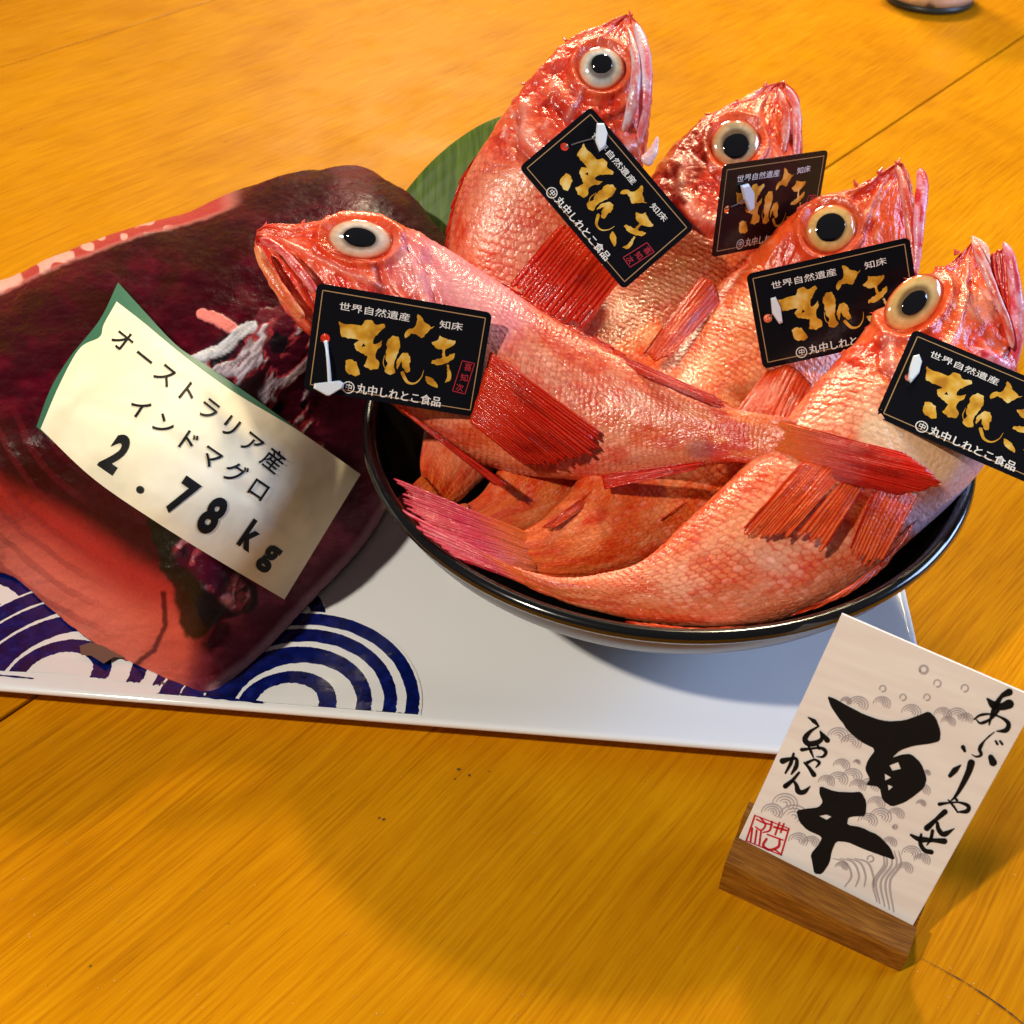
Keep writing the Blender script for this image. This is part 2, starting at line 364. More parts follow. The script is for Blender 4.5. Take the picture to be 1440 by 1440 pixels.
# ================================================================== TUNA
TR = [[(-120, 420, .055), (0, 392, .065), (110, 352, .078), (240, 306, .092), (340, 268, .105), (430, 248, .115), (510, 243, .120), (580, 285, .118), (640, 350, .11)],
      [(-120, 510, .075), (0, 470, .086), (110, 425, .097), (230, 388, .108), (330, 345, .120), (430, 318, .128), (520, 318, .130), (590, 358, .124), (640, 420, .11)],
      [(-130, 620, .074), (0, 590, .086), (110, 560, .095), (220, 520, .102), (320, 480, .110), (420, 455, .109), (500, 445, .100), (570, 470, .09), (620, 520, .08)],
      [(-140, 730, .052), (0, 690, .064), (100, 675, .072), (200, 680, .079), (285, 650, .088), (380, 605, .082), (460, 590, .070), (520, 600, .06), (580, 620, .05)],
      [(-140, 800, .030), (0, 755, .038), (90, 790, .041), (180, 838, .044), (283, 835, .054), (350, 790, .048), (440, 730, .042), (510, 690, .035), (570, 670, .03)],
      [(-140, 850, .0115), (0, 803, .0105), (100, 880, .0105), (190, 934, .0112), (288, 972, .0118), (350, 936, .0105), (430, 854, .0105), (500, 774, .0105), (560, 697, .0105)]]
W_ = np.array([[onz(x, y, z) for x, y, z in r] for r in TR])
back1 = W_[0] + np.array([0, .018, -.018]); back2 = W_[0] + np.array([0, .022, 0]); back2[:, 2] = .0105
W_ = np.concatenate([back2[None], back1[None], W_], 0)
def dense(Wc, nr, nc):
    A = np.stack([catmull(Wc[:, j], nr) for j in range(Wc.shape[1])], 1)
    # keep row parameter comparable: simple linear in rows of catmull is chord based
    return np.stack([catmull(A[i], nc) for i in range(nr)], 0)
TN, TM = 520, 600
TS = dense(W_, TN, TM)
du = np.gradient(TS, axis=0); dv = np.gradient(TS, axis=1); nn = np.cross(dv, du); nn /= np.linalg.norm(nn, axis=-1)[..., None] + 1e-12
if (nn[TN // 2, TM // 2] @ (CAM - TS[TN // 2, TM // 2])) < 0: nn = -nn
X, Y, _z = proj(TS.reshape(-1, 3)); X = X.reshape(TN, TM); Y = Y.reshape(TN, TM)
dep = (fbm(X / 150, Y / 110, 11, 2) - .5) * .005 + (fbm(X / 40 + Y / 60, Y / 16, 12, 4) - .5) * .0010 + (fbm(X / 7, Y / 4, 13, 3) - .5) * .00035
# cleft / ridge down the near corner
ridge = segdist(X, Y, [(290, 975), (262, 850), (250, 770), (300, 640), (330, 560)])
dep += -.003 * np.exp(-(segdist(X, Y, [(262, 850), (250, 770), (290, 650), (330, 520)]) / 26)**2)
dep += .002 * np.exp(-(segdist(X, Y, [(292, 970), (285, 900), (300, 840)]) / 22)**2)
dep += -.0035 * np.exp(-(segdist(X, Y, [(300, 905), (320, 880)]) / 16)**2)
# membranes, raised flaps and torn strips
flaps = [([(284, 440), (330, 466)], 9), ([(268, 512), (318, 488), (354, 462)], 9), ([(372, 455), (430, 438)], 20)]
XW = X + 15 * (fbm(X / 26, Y / 26, 91, 4) - .5); YW = Y + 15 * (fbm(X / 26, Y / 26, 92, 4) - .5)
for pts, r in flaps: dep += .0006 * (1 - ss(r * .7, r * 1.1, segdist(XW, YW, pts)))
arc = np.hypot(X - 330, (Y - 430) * 1.0)
rings = np.sin(arc / 4.6 + 3 * fbm(X / 60, Y / 60, 31)) 
ringm = ss(150, 60, X + (Y - 700) * -.2) * ss(560, 620, Y) 
dep += rings * .00016 * ringm; myo = np.sin((X * .62 + Y * .5) / 5.2 + 5 * fbm(X / 70, Y / 60, 33)); dep += myo * .00007 * (1 - ringm)
TS2 = TS + nn * dep[..., None]
cd1, cd2 = lin((50, 2, 14)), lin((76, 5, 24)); cbr = lin((48, 14, 3))
n1 = fbm(X / 50, Y / 30, 21, 5); n2 = fbm(X / 9, Y / 5, 22, 3)
C = mix(cd1 + 0 * X[..., None], cd2, ss(.35, .7, n1))
C = mix(C, lin((128, 34, 44)) + 0 * C, ss(.55, .78, n1 * .7 + n2 * .3) * .18); C = C * (1 + .07 * myo)[..., None]; fib = fbm(X / 46 + Y / 9, Y / 3.2 - X / 14, 95, 3); C = C * (.82 + .34 * fib)[..., None]
C = mix(C, cbr + 0 * C, .75 * ss(.4, .65, fbm(X / 40 + 3, Y / 22, 23)) * ss(0, 1, np.exp(-(segdist(X, Y, [(0, 480), (110, 420), (330, 340)]) / 45)**2)))
# lower left cut face : brown-black belt then pink flesh
down = (Y - (640 + .62 * X + 20 * (fbm(X / 80, Y / 80, 24) - .5)))      # 0 on a falling line
left = ss(262, 235, X - (Y - 800) * .12)
C = mix(C, lin((60, 20, 14)) + 0 * C, ss(-90, -20, down) * left * .85)
C = mix(C, lin((168, 46, 38)) + 0 * C, ss(5, 50, down) * left)
C = mix(C, lin((222, 112, 92)) + 0 * C, ss(50, 140, down) * left * .95)
C = mix(C, lin((120, 30, 36)) + 0 * C, (rings > .55) * ringm * .35 * left)
# near corner
C = mix(C, lin((200, 84, 66)) + 0 * C, np.exp(-((X - 245) / 48)**2 - ((Y - 915) / 55)**2))
# right face purple
rt = ss(275, 330, X + (Y - 850) * .35) * ss(560, 680, Y + (X - 300) * .1)
C = mix(C, lin((104, 34, 54)) + 0 * C, rt * .9)
C = mix(C, lin((150, 62, 84)) + 0 * C, rt * ss(.45, .75, fbm(X / 30, Y / 30, 26)) * .7)
C = mix(C, lin((215, 160, 170)) + 0 * C, ss(18, 4, segdist(X, Y, [(292, 975), (350, 938), (430, 856), (500, 776), (560, 699)])) * .8 * ss(285, 300, X))
# dark green-black skin belt along the cleft
bk = ss(27, 20, segdist(XW, YW, [(215, 690), (240, 760), (262, 830), (275, 870)]) + 14 * (n1 - .5))
C = mix(C, lin((30, 26, 10)) + 0 * C, bk * .9)
bk = ss(34, 27, segdist(XW, YW, [(320, 520), (360, 560), (395, 500), (430, 450)]) + 22 * (n1 - .5))
C = mix(C, lin((22, 18, 20)) + 0 * C, bk * .9)
bk = ss(30, 24, segdist(XW, YW, [(300, 850), (340, 840), (310, 820)]) + 22 * (n1 - .5))
C = mix(C, lin((24, 18, 22)) + 0 * C, bk * .9)
bkr = ss(60, 20, segdist(X, Y, [(440, 520), (500, 600), (470, 680)])); C = mix(C, lin((30, 6, 14)) + 0 * C, bkr * .7)
fc = [lin((228, 130, 125)), lin((200, 204, 216)), lin((110, 34, 46))]
for (pts, r), c in zip(flaps, fc):
    C = mix(C, c + 0 * C, ss(r * 1.0, r * .8, segdist(XW, YW, pts)) * (.45 + .55 * ss(.3, .55, fbm((X - Y) / 26, (X + Y) / 3.4, 94, 3))))
for pts, r, cw in (([(300, 520), (350, 490), (430, 470), (400, 560), (425, 640)], 40, (205, 196, 210)), ([(262, 780), (300, 805), (330, 840)], 26, (226, 150, 165))):
    zm = ss(r, r * .6, segdist(XW, YW, pts)); f = fbm((XW - YW) / 70 + .6 * n1, (XW + YW) / 22, 96, 3); f2 = fbm(XW / 26, YW / 30, 97, 4)
    C = mix(C, lin((74, 14, 36)) + 0 * C, zm * .8); C = mix(C, lin((16, 16, 24)) + 0 * C, zm * ss(.48, .40, f2) * .95)
    C = mix(C, lin(cw) + 0 * C, zm * ss(.57, .62, f) * (.35 + .65 * ss(.35, .6, fbm((X - Y) / 22, (X + Y) / 4, 99, 3)))); dep_t = zm * ss(.55, .63, f) * .0008; TS2 = TS2 + nn * dep_t[..., None]; C = mix(C, lin((196, 70, 80)) + 0 * C, zm * ss(.50, .55, f) * ss(.60, .55, f) * .7)
for (pts, r), c in list(zip(flaps, fc))[:2]:
    C = mix(C, c + 0 * C, ss(r * 1.0, r * .75, segdist(XW, YW, pts)) * (.6 + .4 * ss(.3, .55, fbm((X - Y) / 30, (X + Y) / 3.4, 98, 3))))
C = mix(C, lin((60, 6, 14)) + 0 * C, ss(5, 2, segdist(X, Y, [(228, 835), (232, 880), (215, 915), (190, 935)]) + 3 * (n2 - .5)) * .8)
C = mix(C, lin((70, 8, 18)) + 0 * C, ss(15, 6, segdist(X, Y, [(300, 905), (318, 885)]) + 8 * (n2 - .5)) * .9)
# pale fat with red spots on the far edge
sil = np.interp(X, [-120, 0, 110, 240, 340], [420, 392, 352, 306, 268])
fat = ss(19, 9, Y - sil + 4 * (n2 - .5)) * ss(345, 300, X)
C = mix(C, lin((238, 172, 165)) + 0 * C, fat)
C = mix(C, lin((170, 22, 36)) + 0 * C, fat * (ss(.52, .6, vn(X / 16, Y / 14, 41)) + ss(220, 250, X)).clip(0, 1) * .9)
tuna = empty('tuna_block', tuple(W_[5, 4]), 'large block of raw dark red tuna loin under the paper weight label', 'fish')
fl = TS2.reshape(-1, 3)
fl[:, 2] = np.maximum(fl[:, 2], .0102)
Fg = grid_faces(TN, TM)
mesh_obj('loin_flesh', fl, Fg, M_tuna, tuna, C.reshape(-1, 3))
bt = np.stack([TS2[0], TS2[-1]], 0); bt[..., 2] = .0100
mesh_obj('loin_underside', bt.reshape(-1, 3), grid_faces(2, TM), mat('flesh_under', tuple(lin((120, 40, 50))), .5), tuna)
# ragged skin scraps under the near corner
for pts in ([(112, 908), (128, 903), (146, 909), (166, 915), (178, 926), (160, 924), (146, 933), (128, 922), (114, 921)], [(226, 958), (238, 962), (252, 970), (262, 977), (246, 978), (234, 972)]):
    V = [onz(x, y, .0118 + .0012 * rnd.random()) for x, y in pts]
    mesh_obj('skin_scrap', V, [tuple(range(len(V)))], mat('skin_scrap', tuple(lin((112, 84, 72))), .25), tuna)

# ---------------------------------------------------------------- fonts
def text_mesh(s, offset=0.0, shear=0.0):
    cu = bpy.data.curves.new('t', 'FONT'); cu.body = s; cu.size = 1; cu.offset = offset; cu.shear = shear; cu.resolution_u = 4
    o = bpy.data.objects.new('t', cu); COL.objects.link(o); dg = bpy.context.evaluated_depsgraph_get(); dg.update()
    me = o.evaluated_get(dg).to_mesh(); V = np.array([v.co[:2] for v in me.vertices]).reshape(-1, 2); F = [tuple(p.vertices) for p in me.polygons]
    o.evaluated_get(dg).to_mesh_clear(); bpy.data.objects.remove(o); bpy.data.curves.remove(cu)
    return V, F
def poly_fill(outer, holes=()):
    loops = [[Vector((x, y, 0)) for x, y in outer]] + [[Vector((x, y, 0)) for x, y in h] for h in holes]
    F = tessellate_polygon(loops); V = [(p.x, p.y) for l in loops for p in l]
    return np.array(V), [tuple(f) for f in F]
def stroke(pts, wid):
    P = catmull(pts, max(8, len(pts) * 5)); wv = np.interp(np.linspace(0, 1, len(P)), np.linspace(0, 1, len(wid)), wid)
    T = np.gradient(P, axis=0); T /= np.linalg.norm(T, axis=1)[:, None] + 1e-9; Nn = np.stack([-T[:, 1], T[:, 0]], 1)
    V = np.stack([P + Nn * wv[:, None] / 2, P - Nn * wv[:, None] / 2], 1).reshape(-1, 2)
    F = [tuple(f) for f in grid_faces(len(P), 2)]; n = len(V)
    caps = []
    for e, sgn in ((0, -1), (-1, 1)):
        r = wv[e] / 2; a = [P[e] + (Nn[e] * math.cos(t) + T[e] * sgn * math.sin(t)) * r for t in np.linspace(0, math.pi, 7)]
        F.append(tuple(range(n + len(caps), n + len(caps) + 7))); caps += a
    return np.vstack([V, caps]), F
def join(parts):
    V, F, n = [], [], 0
    for v, f in parts:
        V.append(np.asarray(v)); F += [tuple(i + n for i in q) for q in f]; n += len(v)
    return np.vstack(V), F
def rough_poly(pts, amp, step, seed, ch=.18):
    """roughen a polygon's edge like a dry brush"""
    out = []; pts = [np.array(p, float) for p in pts]
    pts = [q for a, b in zip(pts, pts[1:] + pts[:1]) for q in (a * (1 - ch) + b * ch, a * ch + b * (1 - ch))]
    r = random.Random(seed)
    for a, b in zip(pts, pts[1:] + pts[:1]):
        n = max(1, int(np.linalg.norm(b - a) / step)); d = b - a; nrm = np.array([-d[1], d[0]]) / (np.linalg.norm(d) + 1e-9)
        for i in range(n):
            out.append(a + d * i / n + nrm * (r.uniform(-amp, amp) if i else 0))
    return [tuple(p) for p in out]

# ================================================================== LABEL ON THE TUNA
mask = (X > 30) & (X < 530) & (Y > 380) & (Y < 870) & (np.arange(TN)[:, None] > 60)
_, _, TD = proj(TS2.reshape(-1, 3)); TD = TD.reshape(TN, TM)
inl = mask & (Y > 380 + .0 * X)
def quad(x, y):
    x = (x - 280) / 250; y = (y - 620) / 250; return np.stack([x * 0 + 1, x, y, x * y, x * x, y * y], -1)
xx, yy, dd = X[inl], Y[inl], TD[inl]
# only the part under the paper
def inpaper(x, y): return (y > 397 + .79 * (x - 165) - 0) & (y < 602 + .70 * (x - 57) + 12) & (x > 55)
ip = inpaper(xx, yy); xx, yy, dd = xx[ip], yy[ip], dd[ip]
cf, *_ = np.linalg.lstsq(quad(xx, yy), dd, rcond=None)
sh = float(np.max(quad(xx, yy) @ cf - dd)) * .8 + .0012
def ldepth(x, y): return quad(np.asarray(x, float), np.asarray(y, float)) @ cf - sh
def wrinkle(x, y): return (fbm(x / 60, y / 60, 51, 4) - .5) * .0018 + .0010 * np.exp(-(segdist(x, y, [(140, 500), (200, 470), (250, 520)]) / 9)**2) - .0006 * np.exp(-(segdist(x, y, [(95, 560), (220, 600), (430, 760)]) / 12)**2)
def paper_pt(x, y, dz=0): x = np.asarray(x, float); y = np.asarray(y, float); return unp(x, y, ldepth(x, y) - wrinkle(x, y) - dz)
TLc, TRc, BRc, BLc = (137, 447), (507, 667), (400, 843), (57, 602)
def lab_px(u, v, outer):
    if outer:      # green backing : runs past the paper on the left and top
        top = catmull([(166, 397), (205, 440), (250, 487), (300, 520), (400, 590), (505, 668)], 60); bot = catmull([(51, 600), (130, 668), (215, 728), (300, 782), (400, 840)], 60)
        lft = catmull([(166, 397), (140, 450), (100, 500), (72, 545), (51, 600)], 60)
    else:
        top = catmull([(164, 424), (200, 452), (262, 503), (330, 552), (420, 606), (507, 667)], 60); bot = catmull([(57, 603), (130, 672), (215, 731), (300, 784), (400, 843)], 60)
        lft = catmull([(164, 424), (146, 456), (140, 474), (112, 490), (84, 540), (57, 603)], 60)
    rgt = np.linspace(top[-1], bot[-1], 60)
    g = lambda c, t: np.stack([np.interp(t, np.linspace(0, 1, 60), c[:, k]) for k in (0, 1)], -1)
    return (g(top, u) * (1 - v)[..., None] + g(bot, u) * v[..., None] + g(lft, v) * (1 - u)[..., None] + g(rgt, v) * u[..., None]
            - ((1 - u) * (1 - v))[..., None] * top[0] - (u * (1 - v))[..., None] * top[-1] - ((1 - u) * v)[..., None] * bot[0] - (u * v)[..., None] * bot[-1])
U_, V_ = np.meshgrid(np.linspace(0, 1, 90), np.linspace(0, 1, 56), indexing='ij')
def paper_mat():
    m = mat('waxed_paper', tuple(lin((222, 208, 170))), .5)
    t = N(m, 'ShaderNodeTexCoord'); n = N(m, 'ShaderNodeTexNoise', Scale=45.0, Detail=5.0, Distortion=.4); L(m, t.outputs['Object'], n.inputs['Vector'])
    r = ramp(m, [(.3, tuple(lin((222, 216, 190)))), (.5, tuple(lin((236, 228, 200)))), (.75, tuple(lin((242, 236, 214))))], n.outputs[0]); L(m, r.outputs[0], bsdf(m).inputs['Base Color'])
    bsdf(m).inputs['Specular IOR Level'].default_value = .2; b = N(m, 'ShaderNodeBump', Strength=.25, Distance=.0008); L(m, n.outputs[0], b.inputs['Height']); L(m, b.outputs[0], bsdf(m).inputs['Normal'])
    return m
plabel = empty('paper_label', tuple(paper_pt(280, 640)), 'cream paper weight label with black writing and green backing, stuck on the tuna', 'label')
q = lab_px(U_, V_, True); mesh_obj('green_backing', paper_pt(q[..., 0], q[..., 1]).reshape(-1, 3), grid_faces(90, 56), mat('green_card', tuple(lin((48, 104, 80))), .5), plabel)
q = lab_px(U_, V_, False); mesh_obj('paper', paper_pt(q[..., 0], q[..., 1], .0007).reshape(-1, 3), grid_faces(90, 56), paper_mat(), plabel)
def label_text(chars, start, end, hgt, wch, bold, shear=0):
    """characters one by one from start to end (left feet) in picture space, standing up from the line"""
    parts = []; s0 = np.array(start, float); s1 = np.array(end, float); n = len(chars)
    ex = (s1 - s0) / np.linalg.norm(s1 - s0); ey = np.array([ex[1], -ex[0]])
    for i, ch in enumerate(chars):
        if ch == ' ': continue
        V, F = text_mesh(ch, bold)
        if not len(V): continue
        org = s0 + (s1 - s0) * (i / (n - 1))
        if callable(hgt): h, wd, dy = hgt(ch)
        else: h, wd, dy = hgt, wch, 0
        lo, hi = V.min(0), V.max(0)
        if callable(hgt): Vn = (V - lo) / (hi - lo) * np.array([wd, h])
        else: Vn = (V - np.array([0, -.1])) * np.array([wd, h])
        parts.append(((org + Vn[:, :1] * ex + (Vn[:, 1:] + dy) * ey), F))
    return join(parts)
def subdiv(vf, mx=5.0):
    import bmesh
    bm = bmesh.new(); vs = [bm.verts.new((p[0], p[1], 0)) for p in vf[0]]
    for f in vf[1]:
        try: bm.faces.new([vs[i] for i in f])
        except ValueError: pass
    bmesh.ops.triangulate(bm, faces=bm.faces[:])
    for _ in range(3):
        e = [e for e in bm.edges if e.calc_length() > mx]
        if not e: break
        bmesh.ops.subdivide_edges(bm, edges=e, cuts=1); bmesh.ops.triangulate(bm, faces=bm.faces[:])
    bm.verts.index_update(); V = np.array([v.co[:2] for v in bm.verts]); F = [tuple(v.index for v in f.verts) for f in bm.faces]; bm.free(); return V, F
def put_label(vf, name, parent, m=M_ink):
    V, F = subdiv(vf); mesh_obj(name, paper_pt(V[:, 0], V[:, 1], .0011), F, m, parent, smooth=False)
put_label(label_text('オーストラリア産', (150, 481), (362, 650), 34, 32, .010), 'line_of_writing', plabel)
put_label(label_text('インドマグロ', (174, 578), (342, 692), 34, 32, .010), 'line_of_writing', plabel)
def hb(ch): return {'2': (58, 26, 0), '.': (11, 11, 0), '7': (58, 27, 0), '8': (58, 27, 0), 'k': (44, 22, 0), 'g': (42, 22, -12)}[ch]
def at_char(ch, x, y, ex, bold):
    V, F = text_mesh(ch, bold); h, wd, dy = hb(ch); ex = np.array(ex, float); ex /= np.linalg.norm(ex); ey = np.array([ex[1], -ex[0]])
    lo, hi = V.min(0), V.max(0); Vn = (V - lo) / (hi - lo) * np.array([wd, h]); return (np.array([x, y], float) + Vn[:, :1] * ex + (Vn[:, 1:] + dy) * ey, F)
put_label(join([at_char('2', 136, 654, (338, 235), .045), at_char('.', 189, 690, (338, 235), .045), at_char('7', 229, 716, (338, 235), .045), at_char('8', 271, 741, (338, 235), .045),
                at_char('k', 332, 765, (338, 235), .045), at_char('g', 363, 787, (338, 235), .045)]), 'weight_figures', plabel)

# ================================================================== LEAF
leaf = empty('broad_leaf', tuple(unp(640, 300, .545)), 'broad dark green leaf standing between the tuna and the rearmost fish', 'leaf')
ea = catmull([(520, 340), (568, 272), (608, 226), (652, 190), (700, 165), (770, 150), (830, 170)], 50); eb = catmull([(560, 470), (620, 440), (680, 410), (740, 380), (790, 330), (820, 270), (835, 190)], 50)
u, v = np.meshgrid(np.linspace(0, 1, 50), np.linspace(0, 1, 30), indexing='ij')
q = ea[:, None] * (1 - v)[..., None] + eb[:, None] * v[..., None]
Pf = unp(q[..., 0], q[..., 1], .545 + .012 * (v - .5)**2 * 2 - .0006 * np.abs(np.sin(v * 60)) - .03 * (v - .2) * 0)
mesh_obj('blade', Pf.reshape(-1, 3), grid_faces(50, 30), M_leafm, leaf)
Pm = unp(q[:, 15, 0], q[:, 15, 1], .5435 + np.zeros(50)); ribbon(Pm, np.linspace(.003, .001, 50), 'midrib', mat('leaf_vein', tuple(lin((110, 130, 50))), .5), leaf, up=tuple(-FW))

# ================================================================== FISH
def tube(path, rad, flat, n=14, K=40, name='part', m=None, parent=None, colf=None, bump=.0006, seed=0):
    """tapered, flattened tube through (px,py,depth) points"""
    Q = catmull(path, K); P = unp(Q[:, 0], Q[:, 1], Q[:, 2]); T = np.gradient(P, axis=0); T /= np.linalg.norm(T, axis=1)[:, None]
    Vw = P - CAM; Vw /= np.linalg.norm(Vw, axis=1)[:, None]; B = np.cross(T, Vw); B /= np.linalg.norm(B, axis=1)[:, None]; Nn = np.cross(B, T)
    s = np.linspace(0, 1, K); r = np.interp(s, np.linspace(0, 1, len(rad)), rad) * Q[:, 2] / FPX
    r = r * np.sqrt(np.clip(1 - (2 * s - 1)**12, 0.003, 1))
    t = np.linspace(0, 2 * math.pi, n, endpoint=False)
    sm, tm = np.meshgrid(s, t, indexing='ij')
    rr = r[:, None] * (1 + .25 * (fbm(sm * 14, tm * 1.6, seed, 3) - .5))
    V = P[:, None] + B[:, None] * (rr * np.cos(t))[..., None] + Nn[:, None] * (rr * flat * np.sin(t))[..., None]
    c = colf(sm, tm) if colf else None
    return mesh_obj(name, V.reshape(-1, 3), grid_faces(K, n, True), m, parent, None if c is None else c.reshape(-1, 3))

def fin(parent, base, tips, rays, name, hue=0.0, bulge=.002, rag=.1, m=None, seed=0, gaps=0.0, pale=.4):
    K = rays * 5 + 1; M = 30
    b = catmull(base, K); t = catmull(tips, K)
    r = random.Random(seed); jit = np.array([r.random() for _ in range(rays + 2)])
    ph = np.linspace(0, rays, K); ph = ph + 1.1 * (vn(ph * .45, ph * 0 + seed, 5) - .5); ph = np.clip(ph, 0, rays); k = np.floor(ph).astype(int); fr = ph - k
    Lk = 1 - rag * jit[k] - rag * .22 * (np.abs(fr - .5) * 2)**2 - rag * .5 * vn(ph * .6, ph * 0 + 3, seed)
    tt = np.linspace(0, 1, M)[None, :] * Lk[:, None]
    q = b[:, None] * (1 - tt)[..., None] + t[:, None] * tt[..., None]
    P = unp(q[..., 0], q[..., 1], q[..., 2] - bulge * np.sin(np.pi * np.clip(tt, 0, 1)))
    a = np.gradient(P, axis=0); c = np.gradient(P, axis=1); n = np.cross(a, c); n /= np.linalg.norm(n, axis=-1)[..., None] + 1e-12
    if (n[K // 2, M // 2] @ (CAM - P[K // 2, M // 2])) < 0: n = -n
    rid = np.abs(np.sin(np.pi * ph))[:, None] ** .7 + 0 * tt
    branch = np.abs(np.sin(2 * np.pi * ph))[:, None] * ss(.5, .9, tt)
    P = P + n * (rid * .00026 + branch * .00008 + .0016 * (fbm(ph[:, None] * .35 + tt, tt * 2, seed + 3) - .5))[..., None]
    red, dk, ora = lin((208, 12, 2)), lin((120, 3, 2)), lin((226, 62, 12)); pk = lin((236, 84, 50))
    if hue > 0: red = lin((206, 40, 60)); dk = lin((150, 18, 36)); pk = lin((238, 110, 130))
    if hue < 0: red = lin((220, 58, 12)); dk = lin((160, 26, 6)); pk = lin((238, 116, 60))
    nz = fbm(ph[:, None] * 1.3 + 0 * tt, tt * 9, seed, 3)
    Cc = mix(dk + 0 * P, red, ss(.15, .6, rid)); Cc = mix(Cc, pk + 0 * P, ss(.62, .98, rid) * (.25 + .75 * pale) * (.45 + .55 * ss(.3, .6, nz))); Cc = mix(Cc, dk + 0 * P, ss(.55, .75, fbm(ph[:, None] * .5 + tt, tt * 3, seed + 5, 3)) * .5); Cc = mix(Cc, (lin((236, 112, 44)) if name == 'tail_fin' else ora) + 0 * P, ss(.5, .08, tt + .12 * (nz - .5)) * (.92 if name == 'tail_fin' else .3))
    Pb = P - n * .0006
    G = np.concatenate([P, Pb[:, ::-1]], 1); CC = np.concatenate([Cc, Cc[:, ::-1]], 1)
    return mesh_obj(name, G.reshape(-1, 3), grid_faces(K, 2 * M, True), m or M_fin, parent, CC.reshape(-1, 3))

def fish(label, ribs, headf, eye, pal, seed, sc=.0029, thick=.56, mouth=1, extra=None):
    R = np.array(ribs, float); NS, NF, NB = 560, 176, 30
    Q = catmull(R, NS)
    D = unp(Q[:, 0], Q[:, 1], Q[:, 4]); Vv = unp(Q[:, 2], Q[:, 3], Q[:, 4])
    c = (D + Vv) / 2; B = (D - Vv) / 2; h = np.linalg.norm(B, axis=1); T = np.gradient(c, axis=0); T /= np.linalg.norm(T, axis=1)[:, None]
    Nn = np.cross(T, B); Nn /= np.linalg.norm(Nn, axis=1)[:, None]
    if (Nn[NS // 2] @ (CAM - c[NS // 2])) < 0: Nn = -Nn
    arc = np.r_[0, np.cumsum(np.linalg.norm(np.diff(c, axis=0), axis=1))]; s = arc / arc[-1]
    hs = np.convolve(np.pad(h, 20, 'edge'), np.ones(41) / 41, 'valid')
    wd = hs * thick * (.80 + .28 * np.exp(-((s - .30) / .25)**2)) * np.sqrt(np.clip(s / .10, .02, 1)) * (1 - .22 * ss(.8, 1, s)) * np.sqrt(1 - .985 * ss(.90, 1, s))
    th = np.r_[np.linspace(0, np.pi, NF, endpoint=False), np.linspace(np.pi, 2 * np.pi, NB, endpoint=False)]
    Sg, Th = np.meshgrid(s, th, indexing='ij')
    ct, st = np.cos(th), np.sin(th); st = np.sign(st) * np.abs(st)**.85
    P = c[:, None] + B[:, None] * ct[None, :, None] + Nn[:, None] * (wd[:, None] * st[None, :])[..., None]
    # local frames
    Pu = np.gradient(P, axis=0); Pt = np.roll(P, -1, 1) - np.roll(P, 1, 1)
    n = np.cross(Pu, Pt); n /= np.linalg.norm(n, axis=-1)[..., None] + 1e-12
    if (n[NS // 2, NF // 2] @ Nn[NS // 2]) < 0: n = -n
    v = ct[None, :] + 0 * Sg
    px, py, pz = proj(P.reshape(-1, 3)); px = px.reshape(Sg.shape); py = py.reshape(Sg.shape)
    # ---- scales
    hh = np.clip(hs, .010, None); szl = sc * (hh / hh.max())**.32
    us = np.r_[0, np.cumsum(np.diff(arc) / szl[1:])][:, None] + 0 * Th
    ws = Th * (hh.max() * 1.02 / sc)
    us = us + .5 * (fbm(us * .3, ws * .3, seed + 40, 2) - .5); ws = ws + .5 * (fbm(us * .3, ws * .3, seed + 41, 2) - .5)
    r0 = np.floor(us)
    d1 = np.full(us.shape, 9.); d2 = d1.copy(); cu = us * 0; idc = us * 0
    for a in (-1, 0, 1):
        ru = r0 + a; off = .5 * (ru % 2); c0 = np.floor(ws - off)
        for b in (0, 1):
            rv = c0 + b; ju = (_h(ru, rv, seed) - .5) * .42; jv = (_h(ru, rv, seed + 1) - .5) * .42
            du_ = us - (ru + .5 + ju) ; dw_ = ws - (rv + off + jv); dist = np.sqrt(du_**2 * 1.0 + dw_**2 * .95)
            upd = dist < d1; d2 = np.where(upd, d1, np.minimum(d2, dist)); cu = np.where(upd, du_, cu); idc = np.where(upd, _h(ru, rv, seed + 2), idc); d1 = np.where(upd, dist, d1)
    edge = 1 - ss(.02, .26, d2 - d1)
    headm = 1 - ss(headf - .035, headf + .03, Sg + .05 * (v * v) - .02 + .03 * (fbm(Sg * 30, v * 4, seed + 8) - .5))
    bodym = (1 - headm)
    sh_ = (cu * .55 + .25 - edge * .55)
    amp_ = .35 + 1.0 * ss(.3, .7, fbm(us / 6, ws / 5, seed + 14, 3))
    disp = bodym * sh_ * .00025 * amp_ * (.6 + .8 * idc) * ss(1, .985, Sg)
    # ---- wrinkles & ribs
    A = Sg / headf
    w1 = fbm(A * 9, v * 4.5 + A * 3, seed + 5, 5); w2 = fbm(A * 26 + v * 6, v * 9, seed + 6, 4)
    disp += headm * ((w1 - .5) * .0020 + (w2 - .5) * .0013 + np.abs(w1 - .5) * -.0014)
    disp += (fbm(us / 12, ws / 9, seed + 7, 3) - .5) * .0016 * bodym
    hx = A * 1.0; hy = v * .62
    def ln(pts, wdt): return np.exp(-(segdist(hx, hy, [(a, b * .62) for a, b in pts]) / wdt)**2) * ss(0, .03, A)
    ml = [(0.0, .15), (.12, -.02), (.26, -.30), (.40, -.62)]
    if mouth:
        gm = ln(ml, .022); disp -= .0026 * gm * mouth
        disp += .0013 * ln([(.02, .30), (.16, .10), (.30, -.16), (.45, -.50)], .05)
        disp += .0011 * ln([(.02, -.10), (.14, -.30), (.28, -.62)], .045)
    pre = [(.62, .45), (.70, .1), (.70, -.3), (.58, -.62), (.42, -.82)]
